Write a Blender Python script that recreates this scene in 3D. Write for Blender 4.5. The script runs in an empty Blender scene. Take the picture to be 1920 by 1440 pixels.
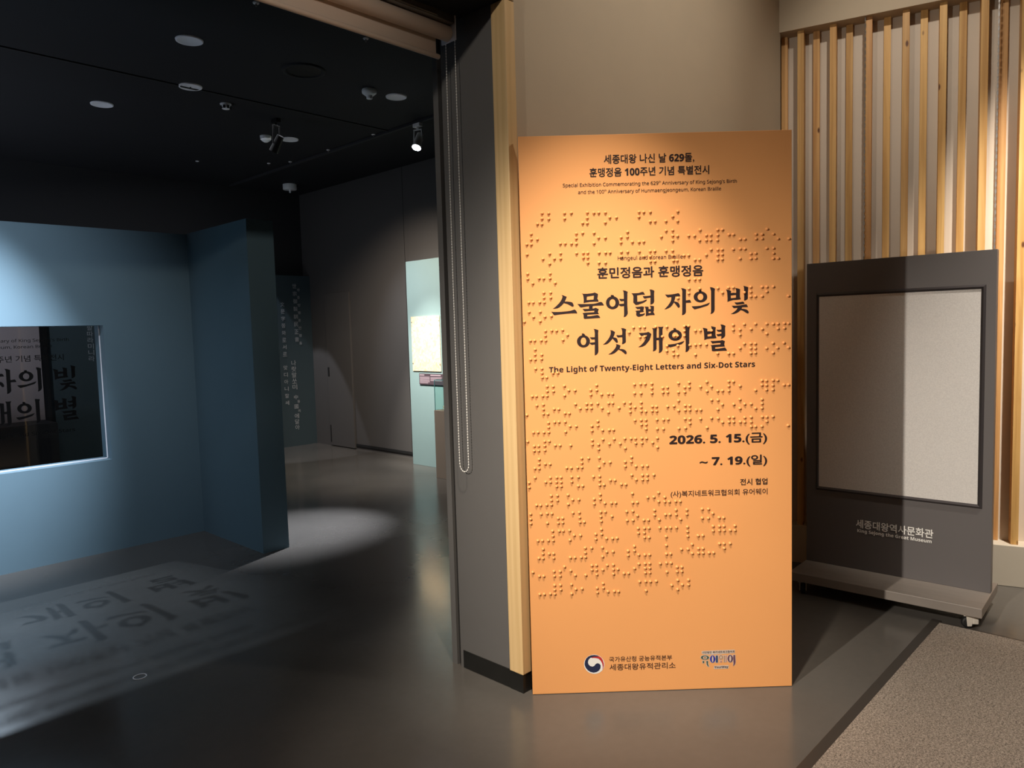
import bpy, math, random
from mathutils import Matrix, Vector
from mathutils.geometry import tessellate_polygon
random.seed(7)
S = bpy.context.scene
COL = S.collection
R = math.radians

# ------------------------------------------------------------------ camera
# world frame: metres, X runs along the entrance wall, Y into the exhibition room
cam_d = bpy.data.cameras.new('camera'); cam = bpy.data.objects.new('camera', cam_d); COL.objects.link(cam)
cam_d.sensor_width = 36; cam_d.lens = 1378.5/1920*36; cam_d.clip_start = .05; cam_d.clip_end = 60
yaw, pitch, roll = R(43.689), R(4.197), R(-1.613)
fh = Vector((math.cos(yaw), math.sin(yaw), 0)); rt = Vector((math.sin(yaw), -math.cos(yaw), 0)); up = Vector((0, 0, 1))
fw = fh*math.cos(pitch) - up*math.sin(pitch); u1 = up*math.cos(pitch) + fh*math.sin(pitch)
r2 = rt*math.cos(roll) + u1*math.sin(roll); u2 = u1*math.cos(roll) - rt*math.sin(roll)
cam.matrix_world = Matrix(((r2.x, u2.x, -fw.x, 0), (r2.y, u2.y, -fw.y, 0), (r2.z, u2.z, -fw.z, 1.57), (0, 0, 0, 1)))
S.camera = cam

# ------------------------------------------------------------------ world, lights, exposure
S.view_settings.view_transform = 'Standard'; S.view_settings.look = 'None'
S.view_settings.gamma = 1; S.view_settings.use_curve_mapping = False
S.view_settings.exposure = 0
S.cycles.transparent_max_bounces = 24
w = bpy.data.worlds.new('world'); S.world = w; w.use_nodes = True
w.node_tree.nodes['Background'].inputs[0].default_value = (.5, .55, .7, 1)
w.node_tree.nodes['Background'].inputs[1].default_value = .004
WARM = (1, .86, .70); NEUT = (1, .90, .78); COOL = (.72, .85, 1); DAY = (.86, .9, 1)
def spot(name, loc, tgt, power, col, ang=60, blend=.6, rad=.03):
    l = bpy.data.lights.new(name, 'SPOT'); l.energy = power; l.color = col
    l.spot_size = R(ang); l.spot_blend = blend; l.shadow_soft_size = rad
    o = bpy.data.objects.new(name, l); COL.objects.link(o); o.location = loc
    o.rotation_euler = (Vector(tgt)-Vector(loc)).to_track_quat('-Z', 'Y').to_euler(); return o
def area(name, loc, tgt, power, col, sx, sy):
    l = bpy.data.lights.new(name, 'AREA'); l.energy = power; l.color = col; l.shape = 'RECTANGLE'; l.size = sx; l.size_y = sy
    o = bpy.data.objects.new(name, l); COL.objects.link(o); o.location = loc
    o.rotation_euler = (Vector(tgt)-Vector(loc)).to_track_quat('-Z', 'Y').to_euler(); return o
# lobby
spot('lobby_key_light', (-1.92, 1.47, 3.30), (2.6, 1.50, .62), 1000, NEUT, 42, 1, .035)
spot('lobby_key_spill', (-1.92, 1.47, 3.30), (2.6, 1.60, 2.2), 150, NEUT, 90, 1, .035)
spot('lobby_board_light', (1.38, 1.02, 4.05), (2.52, 1.78, 1.03), 610, WARM, 34, 1, .04)
spot('lobby_wall_light', (3.74, -.3, 4.2), (5.15, .14, 1.85), 1100, NEUT, 58, 1, .04)
spot('lobby_slat_light', (3.3, .9, 4.2), (4.9, 1.4, 2.9), 70, NEUT, 54, 1, .04)
spot('lobby_down_light', (2.6, -.9, 4.1), (2.9, -.05, 0), 270, NEUT, 54, 1, .08)
spot('lobby_upper_wall_light', (3.2, .35, 4.2), (3.2, 2.1, 3.0), 85, NEUT, 84, 1, .08)
spot('lobby_blind_light', (-.5, -.7, 3.3), (.9, 2.4, 2.9), 150, NEUT, 36, 1, .05)  # added spot, stands in for ambient lobby light on the blind
area('lobby_fill_light', (-.6, -1.2, 3.9), (1.2, .6, 0), 2.5, (.92, .96, 1), 2.4, 2.4)
# exhibition room
spot('partition_wash_light', (.75, 3.85, 3.5), (.74, 5.94, 1.33), 1300, DAY, 43, .9, .06)
spot('partition_wash_spill', (.75, 3.85, 3.5), (.52, 5.94, 1.0), 190, DAY, 94, 1, .06)
spot('track_spot_beam', (4.60, 5.58, 3.22), (3.0, 5.3, 0), 1350, DAY, 28, 1, .03)
spot('track_spot_spill', (4.60, 5.58, 3.22), (2.6, 5.0, 0), 34, DAY, 64, .7, .03)
spot('window_spot_light', (1.33, 7.91, 2.82), (1.15, 5.4, .55), 340, COOL, 34, .8, .015)
spot('map_spot_light', (3.9, 5.9, 3.5), (5.48, 6.6, 1.0), 800, (1, .93, .82), 29, 1, .03)
spot('map_panel_wash_light', (4.2, 7.7, 3.5), (5.48, 6.6, .8), 180, COOL, 64, 1, .03)
spot('door_corner_light', (4.3, 9.3, 3.5), (5.2, 9.35, 0), 150, DAY, 41, .15, .02)
spot('far_wall_light', (3.9, 5.9, 3.4), (5.75, 7.1, .6), 400, (1, .84, .68), 88, 1, .05)
area('room_fill_light', (3.2, 7.6, 3.5), (3.6, 7.6, 0), 10, (.9, .92, 1), 2.5, 2.5)
area('ceiling_fill_light', (.3, 8.2, .9), (.3, 8.0, 3.5), 30, (.75, .85, 1), 1.2, .8)  # unseen upward fill, added to lift the ceiling and its fittings

# ------------------------------------------------------------------ materials
def mat(name, col, rough=.6, metal=0, spec=.5, var=0., vscale=6., bump=0., bscale=60., stretch=(1, 1, 1), emit=None, es=0, rvar=0.):
    m = bpy.data.materials.new(name); m.use_nodes = True; nt = m.node_tree; N = nt.nodes; L = nt.links
    b = N['Principled BSDF']; b.inputs['Base Color'].default_value = (*col, 1); b.inputs['Roughness'].default_value = rough
    b.inputs['Metallic'].default_value = metal; b.inputs['Specular IOR Level'].default_value = spec
    tc = N.new('ShaderNodeTexCoord'); mp = N.new('ShaderNodeMapping'); mp.inputs['Scale'].default_value = stretch
    L.new(tc.outputs['Object'], mp.inputs['Vector'])
    nz = N.new('ShaderNodeTexNoise'); nz.inputs['Scale'].default_value = vscale; nz.inputs['Detail'].default_value = 6
    L.new(mp.outputs[0], nz.inputs['Vector'])
    mx = N.new('ShaderNodeMix'); mx.data_type = 'RGBA'
    k = var or .04
    mx.inputs[6].default_value = (*[c*(1-k) for c in col], 1); mx.inputs[7].default_value = (*[min(1, c*(1+k)) for c in col], 1)
    L.new(nz.outputs['Fac'], mx.inputs[0]); L.new(mx.outputs[2], b.inputs['Base Color'])
    if rvar:
        mr = N.new('ShaderNodeMapRange'); mr.inputs[1].default_value = .3; mr.inputs[2].default_value = .7
        mr.inputs[3].default_value = max(.02, rough-rvar); mr.inputs[4].default_value = rough+rvar
        L.new(nz.outputs['Fac'], mr.inputs[0]); L.new(mr.outputs[0], b.inputs['Roughness'])
    if bump:
        n2 = N.new('ShaderNodeTexNoise'); n2.inputs['Scale'].default_value = bscale; n2.inputs['Detail'].default_value = 4
        bp = N.new('ShaderNodeBump'); bp.inputs['Strength'].default_value = bump; bp.inputs['Distance'].default_value = .002
        L.new(mp.outputs[0], n2.inputs['Vector']); L.new(n2.outputs['Fac'], bp.inputs['Height']); L.new(bp.outputs[0], b.inputs['Normal'])
    if emit:
        b.inputs['Emission Color'].default_value = (*emit, 1); b.inputs['Emission Strength'].default_value = es
    return m
def glass(name, tint=(.9, .96, .97), gloss=.02, base=.03):
    m = bpy.data.materials.new(name); m.use_nodes = True; nt = m.node_tree; N = nt.nodes; L = nt.links
    N.remove(N['Principled BSDF']); out = N['Material Output']
    tr = N.new('ShaderNodeBsdfTransparent'); tr.inputs[0].default_value = (*tint, 1)
    gl = N.new('ShaderNodeBsdfGlossy'); gl.inputs['Roughness'].default_value = gloss
    fr = N.new('ShaderNodeFresnel'); fr.inputs['IOR'].default_value = 1.5
    ge = N.new('ShaderNodeNewGeometry'); iv = N.new('ShaderNodeMath'); iv.operation = 'SUBTRACT'; iv.inputs[0].default_value = 1; L.new(ge.outputs['Backfacing'], iv.inputs[1])
    mu = N.new('ShaderNodeMath'); mu.operation = 'MULTIPLY'; L.new(fr.outputs[0], mu.inputs[0]); L.new(iv.outputs[0], mu.inputs[1])
    mx = N.new('ShaderNodeMixShader'); L.new(mu.outputs[0], mx.inputs[0]); L.new(tr.outputs[0], mx.inputs[1]); L.new(gl.outputs[0], mx.inputs[2])
    L.new(mx.outputs[0], out.inputs[0]); return m
def pine(name, c1, c2, knots=True, seedobj=True):
    m = bpy.data.materials.new(name); m.use_nodes = True; nt = m.node_tree; N = nt.nodes; L = nt.links
    b = N['Principled BSDF']; b.inputs['Roughness'].default_value = .5; b.inputs['Specular IOR Level'].default_value = .35
    tc = N.new('ShaderNodeTexCoord'); oi = N.new('ShaderNodeObjectInfo')
    sc = N.new('ShaderNodeVectorMath'); sc.operation = 'SCALE'; sc.inputs[0].default_value = (3.1, 7.7, 19.3)
    L.new(oi.outputs['Random'], sc.inputs['Scale'])
    ad = N.new('ShaderNodeVectorMath'); ad.operation = 'ADD'; L.new(tc.outputs['Object'], ad.inputs[0]); L.new(sc.outputs[0], ad.inputs[1])
    mp = N.new('ShaderNodeMapping'); mp.inputs['Scale'].default_value = (26, 26, 1.1); L.new(ad.outputs[0], mp.inputs['Vector'])
    nz = N.new('ShaderNodeTexNoise'); nz.inputs['Scale'].default_value = 1.6; nz.inputs['Detail'].default_value = 5; nz.inputs['Distortion'].default_value = 1.2
    L.new(mp.outputs[0], nz.inputs['Vector'])
    wv = N.new('ShaderNodeTexWave'); wv.wave_type = 'RINGS'; wv.rings_direction = 'Z'; wv.inputs['Scale'].default_value = .55
    wv.inputs['Distortion'].default_value = 7; wv.inputs['Detail'].default_value = 2; wv.inputs['Detail Scale'].default_value = .8
    L.new(mp.outputs[0], wv.inputs['Vector'])
    av = N.new('ShaderNodeMath'); av.operation = 'MULTIPLY_ADD'; av.inputs[1].default_value = .35; L.new(wv.outputs['Fac'], av.inputs[0])
    hf = N.new('ShaderNodeMath'); hf.operation = 'MULTIPLY'; hf.inputs[1].default_value = .8; L.new(nz.outputs['Fac'], hf.inputs[0]); L.new(hf.outputs[0], av.inputs[2])
    rp = N.new('ShaderNodeValToRGB'); rp.color_ramp.elements[0].position = .25; rp.color_ramp.elements[1].position = .85
    rp.color_ramp.elements[0].color = (*c1, 1); rp.color_ramp.elements[1].color = (*c2, 1); L.new(av.outputs[0], rp.inputs[0])
    hs = N.new('ShaderNodeHueSaturation'); mr = N.new('ShaderNodeMapRange'); mr.inputs[3].default_value = .84; mr.inputs[4].default_value = 1.12
    L.new(oi.outputs['Random'], mr.inputs[0]); L.new(mr.outputs[0], hs.inputs['Value']); L.new(rp.outputs[0], hs.inputs['Color'])
    mr2 = N.new('ShaderNodeMapRange'); mr2.inputs[3].default_value = .492; mr2.inputs[4].default_value = .506
    ml = N.new('ShaderNodeMath'); ml.operation = 'FRACT'; m7 = N.new('ShaderNodeMath'); m7.operation = 'MULTIPLY'; m7.inputs[1].default_value = 7.3
    L.new(oi.outputs['Random'], m7.inputs[0]); L.new(m7.outputs[0], ml.inputs[0]); L.new(ml.outputs[0], mr2.inputs[0]); L.new(mr2.outputs[0], hs.inputs['Hue'])
    last = hs.outputs[0]
    if knots:
        mk = N.new('ShaderNodeMapping'); mk.inputs['Scale'].default_value = (16, 16, 7); L.new(ad.outputs[0], mk.inputs['Vector'])
        vo = N.new('ShaderNodeTexVoronoi'); vo.inputs['Scale'].default_value = .62; L.new(mk.outputs[0], vo.inputs['Vector'])
        kr = N.new('ShaderNodeValToRGB'); kr.color_ramp.elements[0].position = .05; kr.color_ramp.elements[1].position = .1
        kr.color_ramp.elements[0].color = (1, 1, 1, 1); kr.color_ramp.elements[1].color = (0, 0, 0, 1); L.new(vo.outputs['Distance'], kr.inputs[0])
        mx = N.new('ShaderNodeMix'); mx.data_type = 'RGBA'; L.new(kr.outputs[0], mx.inputs[0]); L.new(last, mx.inputs[6])
        mx.inputs[7].default_value = (.13, .045, .015, 1); last = mx.outputs[2]
    L.new(last, b.inputs['Base Color']); return m

M = {}
M['greige'] = mat('greige_wall_paint', (.54, .45, .33), .8, bump=.15, bscale=220)
M['greige_r'] = mat('slat_backing_paint', (.68, .60, .50), .85, bump=.1, bscale=200)
M['plinth'] = mat('plinth_paint', (.60, .54, .44), .7, var=.06, vscale=3)
M['jamb'] = mat('charcoal_jamb_paint', (.108, .103, .099), .75, bump=.12, bscale=260)
M['skirting'] = mat('black_skirting', (.012, .012, .011), .35, var=.5, vscale=9)
M['black'] = mat('black_paint', (.008, .008, .009), .8)
M['soffit'] = mat('black_soffit_paint', (.01, .01, .011), .8)
M['ceiling'] = mat('black_ceiling_paint', (.007, .007, .010), .85, var=.25, vscale=2)
M['lobby_ceiling'] = mat('lobby_ceiling_paint', (.5, .46, .4), .9)
M['darkwall'] = mat('dark_grey_wall_paint', (.085, .080, .078), .8, var=.06, vscale=2)
M['backwall'] = mat('near_black_wall_paint', (.03, .03, .034), .85)
M['blue'] = mat('slate_blue_paint', (.12, .205, .26), .72, bump=.1, bscale=240)
M['navy'] = mat('dark_blue_panel_paint', (.048, .078, .095), .75)
M['teal'] = mat('pale_teal_panel_paint', (.24, .355, .365), .7)
M['poster'] = mat('orange_board_print', (.80, .368, .132), .55, spec=.3, var=.02, vscale=3, bump=.05, bscale=300)
M['board_edge'] = mat('foam_board_edge', (.62, .40, .22), .8)
M['ink'] = mat('dark_brown_ink', (.022, .012, .012), .6, spec=.3)
M['ink2'] = mat('brown_ink', (.05, .02, .016), .6, spec=.3)
M['letter_white'] = mat('white_vinyl', (.95, .94, .90), .35)
M['letter_grey'] = mat('pale_grey_vinyl', (.45, .48, .52), .6)
M['vinyl_black'] = mat('black_vinyl', (.002, .002, .002), 1, spec=0)
M['sign'] = mat('charcoal_laminate', (.135, .125, .125), .5, spec=.35, var=.04, vscale=4, bump=.05, bscale=180)
M['sign_base'] = mat('worn_grey_laminate', (.24, .21, .185), .5, var=.16, vscale=5, stretch=(1, 6, 1))
M['snap'] = mat('dark_metal_frame', (.075, .068, .072), .35, metal=.4)
M['caster_w'] = mat('white_caster_metal', (.75, .70, .62), .4)
M['rubber'] = mat('black_rubber', (.012, .012, .012), .6)
M['tyre'] = mat('grey_wheel_core', (.12, .11, .1), .5)
M['steel'] = mat('chain_steel', (.30, .29, .28), .3, metal=1)
M['chain_w'] = mat('white_plastic_beads', (.92, .90, .86), .4)
M['fabric'] = mat('cream_blind_fabric', (.62, .51, .42), .85, bump=.2, bscale=500)
M['alu'] = mat('aluminium_rail', (.32, .31, .30), .3, metal=.8)
M['disc'] = mat('downlight_cover', (.9, .9, .95), .6)
M['detector'] = mat('detector_plastic', (.92, .94, .96), .45)
M['lampbody'] = mat('white_spotlight_body', (.9, .88, .86), .4)
M['lens'] = mat('lit_spotlight_lens', (1, 1, 1), .4, emit=(.88, .9, 1), es=30)
M['strip'] = mat('carpet_edge_strip', (.035, .03, .026), .5)
M['case'] = glass('display_case_glass', (.90, .97, .96))
M['pane'] = glass('window_glass', (.93, .95, .96))
M['case_edge'] = mat('glass_edge', (.10, .30, .34), .2)
M['bead'] = mat('glazing_bead', (.78, .80, .86), .5)
M['plinth_b'] = mat('taupe_plinth_paint', (.26, .215, .175), .7)
M['mauve'] = mat('mauve_grey_board', (.42, .35, .36), .8)
M['paper'] = mat('aged_paper', (.66, .60, .46), .8, var=.1, vscale=12)
M['caption'] = mat('caption_print', (.075, .05, .065), .6)
M['caption_t'] = mat('caption_lettering', (.42, .33, .38), .6)
M['white'] = mat('white_print', (.8, .79, .76), .6)
M['navy_ink'] = mat('navy_print', (.012, .018, .06), .6)
M['red_ink'] = mat('red_print', (.48, .03, .03), .6)
M['oak'] = pine('pale_oak_trim', (.68, .47, .21), (.78, .56, .27), knots=False)
M['pine'] = pine('pine_slat_wood', (.52, .26, .08), (.78, .475, .185))
M['lg_green'] = mat('green_print', (.05, .09, .065), .6); M['lg_blue'] = mat('blue_print', (.03, .025, .30), .6)
M['lg_tan'] = mat('tan_print', (.42, .22, .11), .6); M['lg_rose'] = mat('rose_print', (.50, .22, .17), .6)
M['lg_plum'] = mat('plum_print', (.12, .05, .09), .6); M['lg_halo'] = mat('pale_print', (.62, .52, .44), .6)
M['lg_teal'] = mat('teal_blue_print', (.03, .06, .16), .6)

def floor_mat():
    m = mat('polished_concrete', (.12, .11, .10), .16, spec=.5)
    nt = m.node_tree; N = nt.nodes; L = nt.links; b = N['Principled BSDF']
    tc = N.new('ShaderNodeTexCoord')
    n1 = N.new('ShaderNodeTexNoise'); n1.inputs['Scale'].default_value = .9; n1.inputs['Detail'].default_value = 8; L.new(tc.outputs['Object'], n1.inputs['Vector'])
    n2 = N.new('ShaderNodeTexNoise'); n2.inputs['Scale'].default_value = 26; n2.inputs['Detail'].default_value = 6; L.new(tc.outputs['Object'], n2.inputs['Vector'])
    rp = N.new('ShaderNodeValToRGB'); rp.color_ramp.elements[0].position = .3; rp.color_ramp.elements[1].position = .7
    rp.color_ramp.elements[0].color = (.085, .079, .072, 1); rp.color_ramp.elements[1].color = (.125, .116, .105, 1); L.new(n1.outputs['Fac'], rp.inputs[0])
    mx = N.new('ShaderNodeMix'); mx.data_type = 'RGBA'; mx.blend_type = 'MULTIPLY'; mx.inputs[0].default_value = .12
    L.new(rp.outputs[0], mx.inputs[6]); L.new(n2.outputs['Fac'], mx.inputs[7]); 
    sc = N.new('ShaderNodeMapping'); sc.inputs['Rotation'].default_value = (0, 0, .6); sc.inputs['Scale'].default_value = (3, 60, 3); L.new(tc.outputs['Object'], sc.inputs['Vector'])
    n3 = N.new('ShaderNodeTexNoise'); n3.inputs['Scale'].default_value = 1.2; n3.inputs['Detail'].default_value = 5; L.new(sc.outputs[0], n3.inputs['Vector'])
    mr = N.new('ShaderNodeMapRange'); mr.inputs[1].default_value = .35; mr.inputs[2].default_value = .7; mr.inputs[3].default_value = .15; mr.inputs[4].default_value = .27
    L.new(n1.outputs['Fac'], mr.inputs[0]); L.new(mx.outputs[2], b.inputs['Base Color']); L.new(mr.outputs[0], b.inputs['Roughness'])
    return m
M['floor'] = floor_mat()
def carpet_mat():
    m = mat('speckled_carpet', (.2, .17, .14), .95, spec=.1)
    nt = m.node_tree; N = nt.nodes; L = nt.links; b = N['Principled BSDF']; tc = N.new('ShaderNodeTexCoord')
    n = N.new('ShaderNodeTexNoise'); n.inputs['Scale'].default_value = 330; n.inputs['Detail'].default_value = 3; L.new(tc.outputs['Object'], n.inputs['Vector'])
    n1 = N.new('ShaderNodeTexNoise'); n1.inputs['Scale'].default_value = 130; n1.inputs['Detail'].default_value = 3; L.new(tc.outputs['Object'], n1.inputs['Vector'])
    ad = N.new('ShaderNodeMix'); ad.data_type = 'FLOAT'; ad.inputs[0].default_value = .4; L.new(n.outputs['Fac'], ad.inputs[2]); L.new(n1.outputs['Fac'], ad.inputs[3])
    rp = N.new('ShaderNodeValToRGB'); e = rp.color_ramp.elements; e[0].position = .36; e[1].position = .64
    e[0].color = (.055, .045, .038, 1); e[1].color = (.46, .40, .34, 1); L.new(ad.outputs[0], rp.inputs[0]); L.new(rp.outputs[0], b.inputs['Base Color'])
    bp = N.new('ShaderNodeBump'); bp.inputs['Strength'].default_value = .9; bp.inputs['Distance'].default_value = .004
    L.new(ad.outputs[0], bp.inputs['Height']); L.new(bp.outputs[0], b.inputs['Normal']); return m
M['carpet'] = carpet_mat()
def screen_mat():
    m = mat('silver_sheet', (.42, .40, .385), .32, metal=.0, spec=.5, var=.05, vscale=3)
    nt = m.node_tree; N = nt.nodes; L = nt.links; b = N['Principled BSDF']; tc = N.new('ShaderNodeTexCoord')
    n = N.new('ShaderNodeTexNoise'); n.inputs['Scale'].default_value = 160; n.inputs['Detail'].default_value = 4; L.new(tc.outputs['Object'], n.inputs['Vector'])
    rp = N.new('ShaderNodeValToRGB'); e = rp.color_ramp.elements; e[0].position = .3; e[1].position = .75
    e[0].color = (.66, .64, .62, 1); e[1].color = (.80, .78, .75, 1); L.new(n.outputs['Fac'], rp.inputs[0]); L.new(rp.outputs[0], b.inputs['Base Color'])
    n2 = N.new('ShaderNodeTexNoise'); n2.inputs['Scale'].default_value = 5; n2.inputs['Detail'].default_value = 3; L.new(tc.outputs['Object'], n2.inputs['Vector'])
    bp = N.new('ShaderNodeBump'); bp.inputs['Strength'].default_value = .12; bp.inputs['Distance'].default_value = .01
    L.new(n2.outputs['Fac'], bp.inputs['Height']); L.new(bp.outputs[0], b.inputs['Normal']); return m
M['screen'] = screen_mat()
def map_mat():
    m = mat('old_map_print', (.8, .7, .5), .7)
    nt = m.node_tree; N = nt.nodes; L = nt.links; b = N['Principled BSDF']; tc = N.new('ShaderNodeTexCoord')
    n = N.new('ShaderNodeTexNoise'); n.inputs['Scale'].default_value = 20; n.inputs['Detail'].default_value = 10; n.inputs['Distortion'].default_value = 1.5; L.new(tc.outputs['Object'], n.inputs['Vector'])
    rp = N.new('ShaderNodeValToRGB'); e = rp.color_ramp.elements; e[0].position = .33; e[1].position = .5
    e[0].color = (.66, .46, .30, 1); e[1].color = (.82, .68, .44, 1); x = e.new(.7); x.color = (.88, .80, .62, 1)
    L.new(n.outputs['Fac'], rp.inputs[0]); L.new(rp.outputs[0], b.inputs['Base Color']); return m
M['map'] = map_mat()

# ------------------------------------------------------------------ helpers
class MB:
    def __init__(s): s.v = []; s.f = []; s.sm = []
    def add(s, vs, fs, smooth=False):
        k = len(s.v); s.v += [tuple(v) for v in vs]; s.f += [tuple(i+k for i in f) for f in fs]; s.sm += [smooth]*len(fs); return s
    def box(s, x0, x1, y0, y1, z0, z1):
        return s.add([(x0,y0,z0),(x1,y0,z0),(x1,y1,z0),(x0,y1,z0),(x0,y0,z1),(x1,y0,z1),(x1,y1,z1),(x0,y1,z1)],
                     [(0,3,2,1),(4,5,6,7),(0,1,5,4),(1,2,6,5),(2,3,7,6),(3,0,4,7)])
    def prism(s, pts, z0, z1):
        n = len(pts); s.add([(x,y,z0) for x,y in pts]+[(x,y,z1) for x,y in pts],
                [tuple(range(n-1,-1,-1)), tuple(range(n,2*n))]+[(i,(i+1)%n,n+(i+1)%n,n+i) for i in range(n)]); return s
    def tube(s, p, q, r, n=16, r2=None):
        p = Vector(p); q = Vector(q); d = (q-p).normalized(); a = d.orthogonal().normalized(); b = d.cross(a); r2 = r if r2 is None else r2
        vs = [p+(a*math.cos(t)+b*math.sin(t))*r for t in [2*math.pi*i/n for i in range(n)]]+[q+(a*math.cos(t)+b*math.sin(t))*r2 for t in [2*math.pi*i/n for i in range(n)]]
        s.add(vs, [(i,(i+1)%n,n+(i+1)%n,n+i) for i in range(n)], True); s.add(vs, [tuple(range(n-1,-1,-1)), tuple(range(n,2*n))]); return s
    def lathe(s, prof, n=32, c=(0,0,0), axis='z'):
        vs = []
        for r, z in prof:
            for i in range(n):
                t = 2*math.pi*i/n; x, y = r*math.cos(t), r*math.sin(t)
                vs.append((c[0]+x, c[1]+y, c[2]+z) if axis == 'z' else (c[0]+z, c[1]+x, c[2]+y) if axis == 'x' else (c[0]+x, c[1]+z, c[2]+y))
        fs = [(j*n+i, j*n+(i+1)%n, (j+1)*n+(i+1)%n, (j+1)*n+i) for j in range(len(prof)-1) for i in range(n)]
        s.add(vs, fs, True); return s
    def sphere(s, c, r, n=6, m=4):
        vs = [(c[0], c[1], c[2]+r)]+[(c[0]+r*math.sin(math.pi*j/m)*math.cos(2*math.pi*i/n), c[1]+r*math.sin(math.pi*j/m)*math.sin(2*math.pi*i/n), c[2]+r*math.cos(math.pi*j/m)) for j in range(1, m) for i in range(n)]+[(c[0], c[1], c[2]-r)]
        fs = [(0, 1+i, 1+(i+1)%n) for i in range(n)]+[(1+(j-1)*n+i, 1+j*n+i, 1+j*n+(i+1)%n, 1+(j-1)*n+(i+1)%n) for j in range(1, m-1) for i in range(n)]+[(1+(m-2)*n+i, len(vs)-1, 1+(m-2)*n+(i+1)%n) for i in range(n)]
        return s.add(vs, fs, True)
    def poly(s, loops, y):     # flat shape with holes in the local XZ plane, facing -Y
        tri = tessellate_polygon([[Vector((a, b, 0)) for a, b in lp] for lp in loops]); flat = [p for lp in loops for p in lp]
        fs = []
        for t in tri:
            (ax, az), (bx, bz), (cx, cz) = (flat[i] for i in t)
            fs.append(t if (bx-ax)*(cz-az)-(bz-az)*(cx-ax) > 0 else t[::-1])
        return s.add([(a, y, b) for a, b in flat], fs)
    def build(s, name, m, parent=None, bevel=0):
        me = bpy.data.meshes.new(name); me.from_pydata(s.v, [], s.f); me.materials.append(m)
        for p, q in zip(me.polygons, s.sm): p.use_smooth = q
        me.update(); o = bpy.data.objects.new(name, me); COL.objects.link(o)
        if parent: o.parent = parent
        if bevel:
            b = o.modifiers.new('bevel', 'BEVEL'); b.width = bevel; b.segments = 2; b.limit_method = 'ANGLE'
        return o
def tag(o, label=None, cat=None, group=None, kind=None):
    if label: o['label'] = label
    if cat: o['category'] = cat
    if group: o['group'] = group
    if kind: o['kind'] = kind
    return o
def empty(name, loc, rz=0, **k):
    o = bpy.data.objects.new(name, None); o.empty_display_size = .1; COL.objects.link(o); o.location = loc; o.rotation_euler = (0, 0, rz); return tag(o, **k)
def struct(o): o['kind'] = 'structure'; return o
def copy_tree(o, parent=None):
    c = o.copy(); COL.objects.link(c); c.parent = parent
    for ch in list(o.children): copy_tree(ch, c)
    return c
TMP = bpy.data.scenes.new('text_workshop')
def sans(s, heavy):      # latin letters and digits in the plain sans-serif alphabet
    out = ''
    for c in s:
        if 'A' <= c <= 'Z': out += chr((0x1D5D4 if heavy else 0x1D5A0)+ord(c)-65)
        elif 'a' <= c <= 'z': out += chr((0x1D5EE if heavy else 0x1D5BA)+ord(c)-97)
        elif '0' <= c <= '9': out += chr((0x1D7EC if heavy else 0x1D7E2)+ord(c)-48)
        else: out += c
    return out
CACHE = {}
def text_many(bodies):      # all strings in one text block, taken apart again line by line
    cu = bpy.data.curves.new('t', 'FONT'); cu.body = '\n'.join(bodies); cu.size = 1; cu.space_line = 4; cu.resolution_u = 4; cu.fill_mode = 'FRONT'
    o = bpy.data.objects.new('t', cu); TMP.collection.objects.link(o); TMP.view_layers[0].update()
    me = bpy.data.meshes.new_from_object(o.evaluated_get(TMP.view_layers[0].depsgraph))
    line = lambda v: int(round(-(v.co.y-.3)/4)); vs = list(me.vertices); where = {}
    for bd in bodies: CACHE[bd] = ([], [])
    for v in vs:
        L_ = CACHE[bodies[line(v)]][0]; where[v.index] = len(L_); L_.append(Vector((v.co.x, v.co.y+4*line(v), 0)))
    for p in me.polygons: CACHE[bodies[line(vs[p.vertices[0]])]][1].append(tuple(where[i] for i in p.vertices))
    bpy.data.objects.remove(o); bpy.data.curves.remove(cu); bpy.data.meshes.remove(me)
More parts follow.
